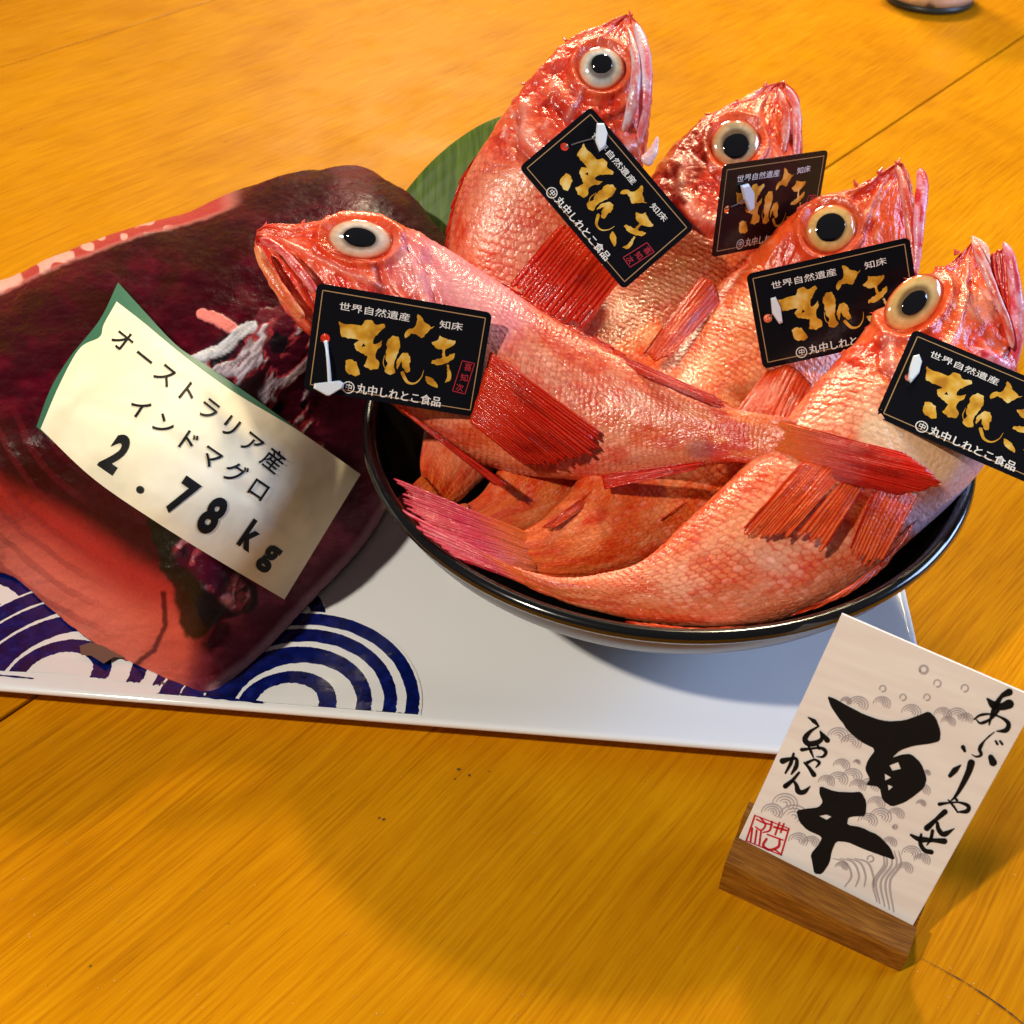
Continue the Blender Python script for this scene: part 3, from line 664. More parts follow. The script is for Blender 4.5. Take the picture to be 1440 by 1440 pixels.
    opc = [(.74, .72), (.90, .55), (.99, .22), (1.0, -.08), (.93, -.45), (.80, -.8)]
    disp += -.0016 * ln(pre, .028) + .0012 * ln([(a - .05, b) for a, b in pre], .04)
    disp += -.0020 * ln(opc, .026) + .0016 * ln([(a - .055, b) for a, b in opc], .05)
    sub = ln([(.12, .35), (.30, .12), (.5, .08), (.68, .12)], .03); disp += .0013 * sub
    disp += .0012 * ln([(.42, .86), (.62, .84), (.85, .80)], .035) + .0010 * ln([(.05, .8), (.15, .7), (.22, .85)], .03)
    # ---- eye socket
    ex, ey, ea_, eb_, er = eye[:5]; ca, sa_ = math.cos(er), math.sin(er)
    dx, dy = px - ex, py - ey; q1 = (dx * ca + dy * sa_) / ea_; q2 = (-dx * sa_ + dy * ca) / eb_; qe = np.hypot(q1, q2) + 99 * (Th > np.pi)
    disp = disp * ss(.9, 1.35, qe)
    disp += .0022 * np.exp(-((qe - 1.22) / .16)**2) - .0030 * (1 - ss(.75, 1.05, qe))
    P2 = P + n * disp[..., None]
    # ---- colour
    o1 = fbm(us / 5, ws / 4, seed + 9, 4); o2 = fbm(us / 1.3, ws / 1.1, seed + 10, 3); o3 = fbm(us / 14, ws / 8, seed + 12, 3)
    pale, mid, red = [lin(x) for x in pal[:3]]
    o4 = fbm(us / 16, ws / 12, seed + 19, 3); Cb = mix(pale + 0 * P, mid, ss(.36, .62, o1 * .7 + o4 * .3)); Cb = mix(Cb, lin((234, 104, 36)) + 0 * P, ss(.46, .72, o4) * .5); Cb = mix(Cb, red + 0 * P, ss(.53, .72, o2 * .65 + o1 * .35) * .55)
    Cb = mix(Cb, red + 0 * P, edge * (.30 + .60 * ss(.35, .6, o1)) * .76 * ss(.2, .45, fbm(us / 3, ws / 3, seed + 20, 2)))
    Cb = mix(Cb, red + 0 * P, ss(.15, .42, cu) * ss(.50, .66, idc) * ss(.36, .5, o1 * .4 + o3 * .6) * .62)
    sp_ = _h(np.floor(us * 2.3 + 3 * o1), np.floor(ws * 2.6 + 3 * o3), seed + 31)
    Cb = mix(Cb, lin((250, 206, 178)) + 0 * P, ss(.80, .92, idc) * .18); Cb = mix(Cb, lin((222, 70, 20)) + 0 * P, ss(.86, .95, sp_) * ss(.40, .55, o1 * .5 + o4 * .5) * .5)
    Cb = Cb * (1 + .22 * (idc - .5))[..., None]
    latl = np.exp(-((v - (.42 - .25 * Sg)) / .022)**2) * (np.mod(us, 1.0) > .35); Cb = mix(Cb, lin((196, 66, 40)) + 0 * P, latl * .55); disp -= latl * bodym * .0003
    dor = ss(.45, .98, v + .25 * (o3 - .5)); Cb = mix(Cb, mix(mid + 0 * P, red, ss(.3, .6, o2)), dor * .6)
    ped = ss(.74, .95, Sg + .1 * (o3 - .5)); Cb = mix(Cb, mix(lin((232, 110, 36)) + 0 * P, red, ss(.4, .65, o1)), ped * pal[4])
    bel = ss(-.45, -.95, v + .3 * (o3 - .5)); Cb = mix(Cb, mix(mid + 0 * P, red, ss(.35, .6, o1)), bel * .5)
    Cb = mix(Cb, lin((190, 40, 10)) + 0 * P, edge * .30)
    purple = pal[5]; Cb = mix(Cb, lin((180, 130, 150)) + 0 * P, purple * ss(.48, .68, o3))
    Hc1, Hc2, Hc3 = [lin(x) for x in pal[3]]
    Hh = mix(Hc1 + 0 * P, Hc2, ss(.38, .62, w1)); Hh = mix(Hh, Hc3 + 0 * P, ss(.56, .75, w2 * .6 + w1 * .4) * .8)
    Hh = mix(Hh, lin((170, 20, 14)) + 0 * P, ss(.30, .20, w1) * .6)
    if mouth: Hh = mix(Hh, lin((150, 16, 22)) + 0 * P, np.clip(gm * mouth, 0, 1) * .9)
    Hh = mix(Hh, lin((176, 30, 22)) + 0 * P, np.clip(ln(pre, .022) + ln(opc, .02), 0, 1) * .6)
    Hh = mix(Hh, lin((245, 190, 175)) + 0 * P, np.clip(ln([(a - .06, b) for a, b in opc], .03) + sub * .7, 0, 1) * .4)
    tl_ = ss(.90, 1, Sg + .02 * (fbm(us * 0 + 1, ws * 1.2, seed + 15) - .5)); Cb = mix(Cb, mix(lin((236, 112, 44)) + 0 * P, lin((220, 60, 16)), ss(.3, .7, vn(ws * 2.2, us * .15, seed))), tl_)
    Cc = mix(Cb, Hh, headm)
    Cc = mix(Cc, lin((226, 84, 40)) + 0 * P, np.exp(-((qe - 1.15) / .16)**2) * .8)
    if extra: Cc = extra(Cc, px, py, Th)
    root = empty('rockfish', tuple(c[NS // 2]), label, 'fish', 'red rockfish lying in the black bowl')
    mesh_obj('fish_body', P2.reshape(-1, 3), grid_faces(NS, NF + NB, True), M_fish, root, Cc.reshape(-1, 3))
    # ---- eye
    msk = np.where(qe < .35); dE = float(np.median(pz.reshape(Sg.shape)[msk])) + .0003
    O = unp(ex, ey, dE); a1 = unp(ex + ea_ * ca, ey + ea_ * sa_, dE) - O; a2 = unp(ex - eb_ * sa_, ey + eb_ * ca, dE) - O
    nE = CAM - O; nE /= np.linalg.norm(nE); nS = n[msk].mean(0); nE = nE * .6 + nS * .4; nE /= np.linalg.norm(nE)
    def dome(r, hgt, rings, segs, cfun, name, mt, par, off=0, cx=0, cy=0):
        hgt = hgt * 1.0
        rr = np.linspace(0, 1, rings); tt = np.linspace(0, 2 * np.pi, segs, endpoint=False); Rg, Tg = np.meshgrid(rr, tt, indexing='ij')
        Z = np.sqrt(np.clip(1 - (Rg * .97)**2, 0, 1)) * hgt + off
        Rg = Rg * (1 + (.10 * (fbm(np.cos(Tg) * 1.3, np.sin(Tg) * 1.3, seed + 70, 2) - .5) if not cfun else 0)); Rg = Rg * (1 + .05 * (fbm(np.cos(Tg) * 2, np.sin(Tg) * 2, seed + 71, 2) - .5)); Vd = O + a1 * (Rg * r * np.cos(Tg) + cx)[..., None] + a2 * (Rg * r * np.sin(Tg) + cy)[..., None] + nE * Z[..., None]
        cc = cfun(Rg, Tg) if cfun else None
        return mesh_obj(name, Vd.reshape(-1, 3), grid_faces(rings, segs, True), mt, par, None if cc is None else cc.reshape(-1, 3))
    iris = lin(eye[7]); ir2 = lin(eye[8])
    def ic(Rg, Tg):
        nz = fbm(np.cos(Tg) * 3 + Rg * 5, np.sin(Tg) * 3, seed + 60, 3)[..., None]
        Z0 = Rg[..., None] * 0
        cc = iris * (1 - nz * .5) + ir2 * nz * .5 + Z0
        cc = mix(cc, ir2 + Z0, ss(.55, .75, Rg) * ss(.35, .6, nz[..., 0]))
        cc = mix(cc, lin(eye[8]) * np.array([.92, .62, .45]) + Z0, ss(.62, .88, Rg + .22 * (nz[..., 0] - .5)) * .9); cc = mix(cc, lin((200, 74, 34)) + Z0, ss(.84, .96, Rg + .06 * (nz[..., 0] - .5))); rad = vn(Tg * 14, Rg * 2, seed + 66)[..., None]; cc = cc * (.84 + .28 * rad); cc = mix(cc, lin((70, 40, 26)) + Z0, ss(.66, .46, Rg) * .75); return cc
    e = dome(1.0, .0042, 26, 48, ic, 'eye', M_eye, root)
    dome(.46, .0012, 10, 40, None, 'pupil', M_pupil, e, off=.0036, cx=eye[5], cy=eye[6]) if len(eye) < 10 else dome(eye[9], .0012, 10, 40, None, 'pupil', M_pupil, e, off=.0036, cx=eye[5], cy=eye[6])
    return root

def spines(root, lst, d, m=M_fin):
    for (x0, y0, x1, y1, r) in lst:
        tube([(x0, y0, d), ((x0 + x1) / 2, (y0 + y1) / 2, d), (x1, y1, d)], [r, r * .55, .4], 1, 8, 8, 'spine', m, root, lambda s, t: lin((232, 90, 80)) + 0 * s[..., None])
def jawcol(c1, c2, seed=0):
    return lambda s, t: mix(lin(c1) + 0 * s[..., None], lin(c2), ss(.4, .65, fbm(s * 8, t * 1.2, seed, 3)))

PALE, MID, RED = (242, 154, 110), (232, 108, 56), (214, 44, 8)
HEAD = ((214, 50, 12), (232, 88, 32), (242, 150, 108))

# fish 1 : rearmost left, head up
f1 = fish('rearmost red rockfish, snout up highest of all, its tag turned steeply on its belly',
    [(880, 20, 890, 24, .470), (846, 36, 905, 45, .470), (800, 57, 914, 85, .470), (765, 90, 917, 130, .470), (725, 138, 912, 185, .470), (692, 188, 903, 240, .470), (665, 230, 893, 290, .470), (645, 277, 880, 340, .470), (633, 332, 860, 395, .470), (628, 392, 830, 460, .472), (625, 452, 790, 530, .472), (615, 520, 745, 600, .465), (600, 590, 700, 655, .452), (592, 645, 655, 698, .438), (594, 676, 632, 716, .428)],
    .34, (845, 97, 33, 31, 0, 0, -.12, (176, 184, 186), (226, 222, 212), .45), [(242, 160, 124), (230, 114, 72), (212, 46, 14), ((214, 52, 26), (230, 92, 56), (242, 164, 146)), .6, .08], 101, .0031, mouth=0)
fin(f1, [(800, 300, .452), (840, 345, .450), (880, 385, .450)], [(708, 410, .448), (756, 448, .446), (812, 470, .446)], 19, 'pectoral_fin', 0, .004, .12, seed=11, pale=.6)
fin(f1, [(724, 145, .470), (690, 195, .470), (660, 240, .470), (640, 290, .470), (630, 350, .470)], [(700, 170, .470), (672, 212, .470), (640, 265, .472), (622, 320, .474), (616, 390, .474)], 11, 'dorsal_fin', 0, .0, .5, seed=12)
tube([(893, 32, .462), (905, 70, .455), (908, 120, .452), (905, 165, .455), (898, 205, .46)], [6, 9, 10, 8, 4], .8, name='lower_jaw', m=M_fish, parent=f1, colf=jawcol((226, 110, 120), (222, 190, 205), 4))
tube([(884, 40, .462), (893, 80, .452), (893, 125, .449), (885, 165, .452), (876, 186, .456)], [3, 6, 7, 9, 5], .8, name='upper_jaw', m=M_fish, parent=f1, colf=jawcol((214, 120, 120), (214, 200, 214), 5))
tube([(905, 230, .462), (917, 215, .462), (925, 192, .462)], [10, 7, 2], .5, name='gill_membrane', m=M_fish, parent=f1, colf=jawcol((235, 190, 195), (240, 215, 215), 6))
spines(f1, [(800, 60, 790, 52, 3), (834, 44, 828, 38, 3), (740, 118, 731, 118, 3), (888, 24, 884, 14, 4)], .470)
fin(f1, [(594, 668, .428), (630, 712, .426)], [(560, 700, .424), (592, 738, .420)], 8, 'tail_fin', 0, seed=13)

# fish 2 : rear middle
f2 = fish('second red rockfish from the left at the back, head beside the smallest tag',
    [(1096, 116, 1106, 117, .527), (1070, 124, 1121, 131, .527), (1040, 142, 1126, 165, .527), (1008, 156, 1127, 205, .526), (970, 182, 1124, 250, .524), (935, 220, 1113, 300, .520), (905, 265, 1093, 350, .516), (875, 320, 1065, 400, .510), (845, 375, 1030, 450, .502), (822, 430, 990, 500, .490), (800, 485, 940, 560, .472), (775, 540, 890, 625, .460), (745, 595, 840, 685, .446), (705, 655, 790, 738, .432), (672, 698, 722, 752, .422), (632, 722, 668, 760, .414)],
    .34, (1033, 203, 36, 33, -.5, -.06, .16, (160, 142, 112), (206, 184, 146), .52), [(238, 154, 100), (230, 110, 48), (212, 46, 8), HEAD, .45, .0], 202, .0030, mouth=0)
fin(f2, [(655, 708, .4165), (690, 756, .4145)], [(585, 722, .412), (630, 772, .404)], 9, 'tail_fin', 0, .002, .1, seed=22)
fin(f2, [(985, 388, .470), (1005, 398, .470), (1012, 425, .470)], [(900, 502, .444), (915, 512, .442), (935, 512, .442)], 8, 'pectoral_fin', -1, .002, .08, seed=21, pale=.25)
tube([(1105, 122, .520), (1118, 145, .517), (1121, 180, .515), (1119, 225, .516)], [4, 6, 6, 5], .8, name='lower_jaw', m=M_fish, parent=f2, colf=jawcol((232, 110, 110), (232, 180, 190), 7))
tube([(1094, 124, .520), (1104, 150, .514), (1105, 185, .512), (1098, 220, .512)], [3, 5, 6, 5], .8, name='upper_jaw', m=M_fish, parent=f2, colf=jawcol((220, 80, 60), (228, 160, 150), 8))
spines(f2, [(1040, 145, 1034, 140, 4), (1075, 124, 1078, 114, 4), (1100, 118, 1104, 112, 3), (1000, 162, 990, 160, 3)], .526)

# fish 3 : right rear
f3 = fish('red rockfish second from the right, its large round eye above a black tag',
    [(1262, 229, 1270, 230, .477), (1236, 243, 1281, 256, .477), (1200, 262, 1284, 290, .477), (1160, 277, 1283, 335, .480), (1115, 300, 1280, 385, .484), (1075, 340, 1266, 430, .485), (1040, 375, 1245, 480, .491), (1000, 410, 1215, 540, .487), (960, 460, 1170, 600, .476), (920, 520, 1110, 660, .460), (880, 580, 1040, 720, .438), (835, 645, 960, 778, .427), (790, 705, 880, 806, .415), (744, 742, 795, 813, .4065), (706, 752, 728, 802, .4030)],
    .34, (1168, 323, 38, 34, -.5, -.04, -.02, (214, 168, 92), (232, 196, 130), .56), [(242, 154, 102), (232, 106, 44), (214, 46, 6), HEAD, .5, .0], 303, .0031, mouth=0)
fin(f3, [(1078, 522, .444), (1110, 515, .442), (1142, 540, .440)], [(1034, 579, .426), (1080, 596, .422), (1118, 594, .422)], 12, 'pectoral_fin', -1, .002, .06, seed=31, pale=.3)
fin(f3, [(862, 668, .420), (850, 694, .418)], [(757, 745, .401), (772, 748, .401)], 6, 'dorsal_fin', -1, .001, .10, seed=32, pale=.2)
fin(f3, [(1050, 645, .432), (1010, 668, .428)], [(935, 730, .416), (915, 742, .414)], 7, 'anal_fin', -1, .001, .12, seed=33, pale=.3)
tube([(1262, 232, .468), (1272, 270, .462), (1280, 320, .459), (1284, 380, .459), (1280, 410, .462)], [4, 7, 7, 7, 4], .8, name='upper_jaw', m=M_fish, parent=f3, colf=jawcol((218, 60, 34), (234, 150, 140), 9))
tube([(1294, 236, .466), (1297, 262, .462), (1292, 310, .458), (1289, 360, .458), (1282, 410, .46)], [7, 9, 8, 6, 5], .8, name='lower_jaw', m=M_fish, parent=f3, colf=jawcol((216, 34, 40), (238, 160, 190), 10))
spines(f3, [(1120, 296, 1138, 283, 3), (1205, 262, 1200, 252, 4), (1235, 246, 1242, 234, 5), (1262, 232, 1266, 222, 4), (1262, 232, 1258, 226, 3)], .475)
fin(f3, [(748, 750, .4050), (754, 778, .4045), (758, 806, .4040)], [(529, 662, .402), (566, 712, .395), (602, 772, .384)], 24, 'tail_fin', 1, .004, .12, seed=34, pale=.5)

# fish 4 : front right, along the rim
def f4x(Cc, px, py, Th):
    y = ss(40, 15, segdist(px, py, [(1290, 640), (1340, 655), (1230, 610)]) + 14 * (fbm(px / 14, py / 14, 5) - .5)); Cc = mix(Cc, lin((240, 205, 160)) + 0 * Cc, y * .8)
    y = ss(30, 8, segdist(px, py, [(1372, 655), (1340, 700), (1292, 732)])); Cc = mix(Cc, lin((214, 180, 196)) + 0 * Cc, y * .9)
    y = ss(34, 18, np.hypot((px - 1385), (py - 430) * 1.2) + 8 * (fbm(px / 9, py / 9, 8) - .5)); Cc = mix(Cc, lin((236, 150, 124)) + 0 * Cc, y * .8); return Cc
f4 = fish('largest red rockfish, lying nearest along the front rim, mouth gaping at right',
    [(1366, 340, 1376, 342, .430), (1347, 357, 1392, 370, .430), (1317, 383, 1408, 408, .429), (1277, 398, 1425, 452, .428), (1240, 437, 1426, 500, .426), (1205, 478, 1420, 560, .423), (1168, 515, 1402, 615, .418), (1135, 555, 1374, 665, .412), (1100, 600, 1328, 715, .405), (1060, 645, 1268, 768, .398), (1015, 688, 1205, 824, .391), (960, 740, 1120, 865, .384), (900, 790, 1020, 884, .378), (840, 808, 920, 876, .376), (780, 812, 840, 857, .376), (738, 803, 768, 836, .379), (712, 795, 724, 816, .382)],
    .33, (1285, 428, 49, 33, -.78, -.02, .06, (214, 176, 104), (236, 206, 146), .42), [(244, 162, 122), (234, 118, 72), (214, 48, 12), HEAD, .5, .0], 404, .0036, mouth=0, extra=f4x)
tube([(1424, 518, .418), (1430, 460, .414), (1427, 400, .412), (1420, 362, .412), (1411, 340, .415)], [8, 9, 9, 8, 5], .8, name='lower_jaw', m=M_fish, parent=f4, colf=jawcol((226, 70, 90), (242, 176, 204), 12))
fin(f4, [(1410, 505, .420), (1425, 500, .417)], [(1391, 352, .417), (1413, 344, .414)], 3, 'jaw_membrane', 0, .002, .03, seed=46, pale=.7)
tube([(1368, 334, .420), (1378, 360, .414), (1398, 410, .410), (1416, 455, .410), (1424, 490, .412)], [5, 7, 6, 6, 5], .7, name='upper_jaw', m=M_fish, parent=f4, colf=jawcol((228, 90, 70), (238, 180, 180), 13))
tube([(1366, 332, .424), (1383, 348, .420), (1390, 372, .418)], [2, 6, 3], .4, name='lip_membrane', m=M_fish, parent=f4, colf=jawcol((240, 190, 180), (245, 215, 210), 14))
tube([(1420, 530, .412), (1395, 512, .408), (1372, 498, .408), (1352, 490, .410)], [14, 16, 12, 5], .6, name='gill_membrane', m=M_fish, parent=f4, colf=jawcol((214, 40, 60), (238, 150, 170), 15))
spines(f4, [(1290, 396, 1270, 391, 3), (1318, 384, 1315, 374, 3), (1347, 358, 1342, 350, 6), (1240, 440, 1222, 440, 3), (1190, 492, 1178, 500, 3), (1225, 458, 1215, 462, 3)], .428)
fin(f4, [(1126, 650, .380), (1160, 655, .380), (1192, 660, .380)], [(1036, 752, .3720), (1066, 768, .3712), (1096, 768, .3705)], 15, 'pectoral_fin_lobe', -1, .0022, .14, seed=41, pale=.9)
fin(f4, [(1196, 660, .380), (1212, 664, .380), (1226, 668, .380)], [(1112, 762, .3712), (1132, 768, .3720), (1156, 780, .3722)], 7, 'pectoral_fin_lobe', -1, .0018, .16, seed=47, pale=1.0)
fin(f4, [(1236, 672, .381), (1262, 684, .382), (1290, 702, .384)], [(1192, 782, .3738), (1210, 800, .3745), (1236, 800, .3765)], 10, 'pectoral_fin_lobe', -1, .002, .14, seed=48, pale=.9)
fin(f4, [(1296, 715, .394), (1280, 745, .388), (1240, 790, .380), (1190, 832, .372)], [(1270, 765, .386), (1240, 800, .380), (1185, 842, .370), (1112, 868, .364)], 9, 'pelvic_fin', -1, .001, .1, seed=42, pale=.4)
fin(f4, [(738, 806, .3795), (752, 818, .3790), (770, 832, .3785)], [(560, 714, .391), (592, 752, .385), (640, 784, .379)], 9, 'tail_fin', 1, .001, .10, seed=43, pale=.9)
fin(f4, [(1040, 884, .372), (960, 884, .370), (880, 872, .370)], [(1080, 878, .366), (980, 890, .366), (890, 880, .367)], 9, 'anal_fin', -1, .0, .2, seed=44, pale=.5)

# fish 5 : lying across in front
def f5x(Cc, px, py, Th):
    y = ss(70, 20, segdist(px, py, [(600, 370), (700, 440)]) + 30 * (fbm(px / 18, py / 18, 5) - .5)); Cc = mix(Cc, lin((236, 160, 170)) + 0 * Cc, y * .55)
    y = ss(30, 8, np.hypot((px - 985), (py - 632) * 1.3)); Cc = mix(Cc, lin((120, 80, 100)) + 0 * Cc, y * .5); return Cc
f5 = fish('red rockfish lying across the others, head over the tuna, tail to the right',
    [(361, 324, 358, 342, .426), (384, 315, 364, 368, .427), (425, 314, 384, 408, .428), (470, 306, 412, 450, .429), (520, 308, 465, 500, .430), (570, 320, 520, 546, .430), (620, 346, 575, 588, .430), (685, 388, 640, 632, .430), (755, 434, 722, 666, .428), (822, 474, 810, 676, .424), (890, 508, 890, 670, .417), (960, 545, 960, 658, .409), (1030, 573, 1025, 652, .400), (1085, 584, 1080, 656, .393), (1120, 590, 1116, 662, .388)],
    .36, (507, 338, 47, 28, .12, .0, -.02, (206, 182, 160), (236, 222, 208), .48), [(242, 152, 114), (232, 110, 62), (214, 46, 14), ((216, 40, 14), (232, 78, 38), (242, 156, 130)), .95, .08], 505, .0025, mouth=1, extra=f5x)
tube([(366, 336, .414), (395, 352, .408), (425, 385, .405), (445, 412, .405)], [7, 6, 7, 6], .8, name='upper_jaw', m=M_fish, parent=f5, colf=jawcol((200, 40, 40), (232, 130, 130), 21))
tube([(360, 345, .416), (374, 376, .411), (400, 415, .410), (428, 448, .412)], [6, 8, 9, 6], .8, name='lower_jaw', m=M_fish, parent=f5, colf=jawcol((224, 96, 52), (234, 150, 96), 22))
spines(f5, [(372, 322, 375, 311, 4), (425, 316, 429, 308, 4), (455, 308, 482, 301, 4), (520, 309, 512, 304, 3), (525, 312, 538, 314, 3), (590, 334, 600, 336, 3), (398, 318, 392, 314, 3)], .428)
fin(f5, [(690, 494, .4095), (677, 540, .4085), (660, 594, .4100)], [(852, 612, .4085), (834, 648, .4100), (744, 660, .4140)], 28, 'pectoral_fin', 0, .004, .07, seed=51, pale=.55)
fin(f5, [(560, 574, .412), (575, 582, .410)], [(705, 690, .408), (722, 686, .408)], 4, 'pelvic_fin', 0, .002, .05, seed=52, pale=.5)
fin(f5, [(846, 668, .411), (850, 688, .409)], [(1006, 646, .398), (1000, 656, .398)], 5, 'anal_fin', 0, .003, .10, seed=53, pale=.25)
fin(f5, [(862, 494, .418), (884, 520, .412)], [(1042, 572, .397), (1026, 582, .397)], 7, 'dorsal_fin', 0, .002, .16, seed=54, pale=.3)
fin(f5, [(700, 398, .43), (780, 450, .427), (870, 500, .42)], [(716, 400, .43), (795, 450, .427), (885, 498, .42)], 9, 'spiny_dorsal_fin', 0, .0, .3, seed=55)
fin(f5, [(1078, 586, .3935), (1078, 620, .3930), (1076, 653, .3935)], [(1280, 640, .378), (1316, 668, .371), (1324, 684, .371), (1266, 697, .374)], 26, 'tail_fin', 0, .006, .03, seed=56, pale=.2)

# ================================================================== TAGS
ORD = 'F5'
TAGS = {'F5': [(-.0701, .3453, .1499), (-.0072, .3446, .1377), (-.0139, .3253, .1044), (-.0767, .326, .1166)],
 'F1': [(.0317, .4347, .1767), (.0739, .4045, .1392), (.0449, .3839, .1232), (.0027, .4141, .1607)],
 'F2': [(.0874, .4309, .154), (.14, .4661, .1442), (.1388, .4573, .1062), (.0862, .4222, .116)],
 'F3': [(.0941, .3882, .1278), (.1561, .3893, .1438), (.1649, .3706, .1107), (.103, .3694, .0948)],
 'F4': [(.147, .3398, .1335), (.2039, .3133, .1209), (.1861, .2827, .1046), (.1292, .3091, .1172)]}
def frame(c):
    c = np.array(c); O = c.mean(0); ux = (c[1] + c[2] - c[0] - c[3]); W = np.linalg.norm(ux) / 2; ux /= np.linalg.norm(ux)
    uy = (c[0] + c[1] - c[2] - c[3]); H = np.linalg.norm(uy) / 2; uy -= ux * (uy @ ux); uy /= np.linalg.norm(uy); n = np.cross(ux, uy)
    return O, ux, uy, n, W, H
def to_local(fr, x, y):
    O, ux, uy, n = fr[:4]; d = FW + RT * (x - 720) / FPX + UP * (720 - y) / FPX
    P = CAM + d * (((O - CAM) @ n) / (d @ n)); return ((P - O) @ ux, (P - O) @ uy)
FR5 = frame(TAGS['F5'])
def z(pts): return [to_local(FR5, 420 + x * .19444, 390 + y * .19444) for x, y in pts]
def fit_text(s, p0, p1, hgt, bold):
    V, F = text_mesh(s, bold); lo, hi = V.min(0), V.max(0); p0 = np.array(p0); p1 = np.array(p1); Lx = np.linalg.norm(p1 - p0); ex = (p1 - p0) / Lx; ey = np.array([-ex[1], ex[0]])
    Vn = (V - lo) / (hi - lo) * np.array([Lx, hgt]); return p0 + Vn[:, :1] * ex + Vn[:, 1:] * ey, F
gold_polys = [([(290, 315), (340, 340), (400, 340), (455, 350), (480, 310), (530, 308), (560, 345), (620, 335), (628, 360), (580, 400), (545, 440), (540, 485), (585, 470), (604, 455), (600, 490), (560, 540), (555, 580), (585, 620), (575, 660), (520, 670), (470, 640), (490, 600), (500, 570), (450, 545), (410, 515), (400, 480), (440, 455), (380, 440), (310, 430), (300, 370)], [[(455, 503), (468, 475), (486, 497)]]),
    ([(340, 600), (370, 590), (420, 610), (430, 650), (445, 700), (410, 715), (350, 690), (338, 645)], []),
    ([(630, 540), (645, 450), (680, 420), (725, 430), (735, 500), (712, 560), (690, 620), (700, 690), (660, 705), (620, 680), (645, 620), (628, 590)], []),
    ([(706, 610), (750, 545), (790, 545), (808, 590), (800, 640), (805, 680), (780, 690), (750, 650), (745, 605), (712, 668)], []),
    ([(860, 265), (880, 275), (905, 320), (960, 362), (985, 350), (930, 400), (890, 440), (850, 410), (815, 402), (795, 425), (770, 440), (768, 402), (800, 370), (836, 364), (855, 320)], []),
    ([(960, 470), (1010, 450), (1020, 420), (1060, 440), (1137, 458), (1120, 490), (1080, 512), (1060, 520), (1060, 576), (1130, 545), (1120, 590), (1060, 622), (1000, 635), (958, 622), (965, 600), (1040, 580), (1040, 520), (990, 510)], []),
    ([(1070, 630), (1085, 630), (1105, 700), (1092, 750), (1056, 762), (1076, 710)], []), ([(915, 712), (960, 725), (995, 760), (1006, 800), (950, 778), (920, 750)], [])]
GOLD = join([poly_fill(z(rough_poly(p, 5, 13, i, .09)), [z(h) for h in hs_]) for i, (p, hs_) in enumerate(gold_polys)] + [
    (lambda vf: (np.array(z(vf[0])), vf[1]))(stroke([(750, 690), (785, 755), (840, 765), (885, 725), (904, 672)], [26, 22, 12, 7, 3])),
    (lambda vf: (np.array(z(vf[0])), vf[1]))(stroke([(622, 560), (612, 620), (632, 670)], [3, 6, 3]))])
zp = lambda x, y: np.array(z([(x, y)])[0])
WH = [fit_text('世界自然遺産', zp(292, 235), zp(800, 322), .0030, .004), fit_text('知床', zp(1016, 365), zp(1182, 388), .0029, .004),
           fit_text('丸中しれとこ食品', zp(414, 835), zp(1020, 938), .0038, .005), fit_text('中', zp(336, 812), zp(380, 822), .0026, .010)]
cc_ = zp(360, 795); th_ = np.linspace(0, 2 * np.pi, 33)
circ = (np.concatenate([cc_ + .00225 * np.stack([np.cos(th_), np.sin(th_)], 1), cc_ + .0019 * np.stack([np.cos(th_), np.sin(th_)], 1)]), [(i, i + 1, 34 + i, 33 + i) for i in range(32)])
WH.append(circ)
def outline(pts, wdt):
    P = [np.array(p) for p in pts]; parts = []
    for a, b in zip(P, P[1:] + P[:1]):
        d = (b - a) / np.linalg.norm(b - a); nrm = np.array([-d[1], d[0]]) * wdt / 2; a2 = a - d * wdt / 2; b2 = b + d * wdt / 2
        parts.append(([a2 + nrm, b2 + nrm, b2 - nrm, a2 - nrm], [(0, 1, 2, 3)]))
    return join(parts)
RQ = z([(1182, 602), (1272, 622), (1202, 842), (1112, 820)])
_c = [zp(1200, 665), zp(1172, 740), zp(1140, 812)]
def mini(ch, p): return fit_text(ch, (p[0] - .0003, p[1] - .0004), (p[0] + .0025, p[1] - .0004), .0028, .004)
RD = join([outline(RQ, .00030), mini('喜', _c[0]), mini('知', _c[1]), mini('次', _c[2])])
hole_c = zp(192, 440)
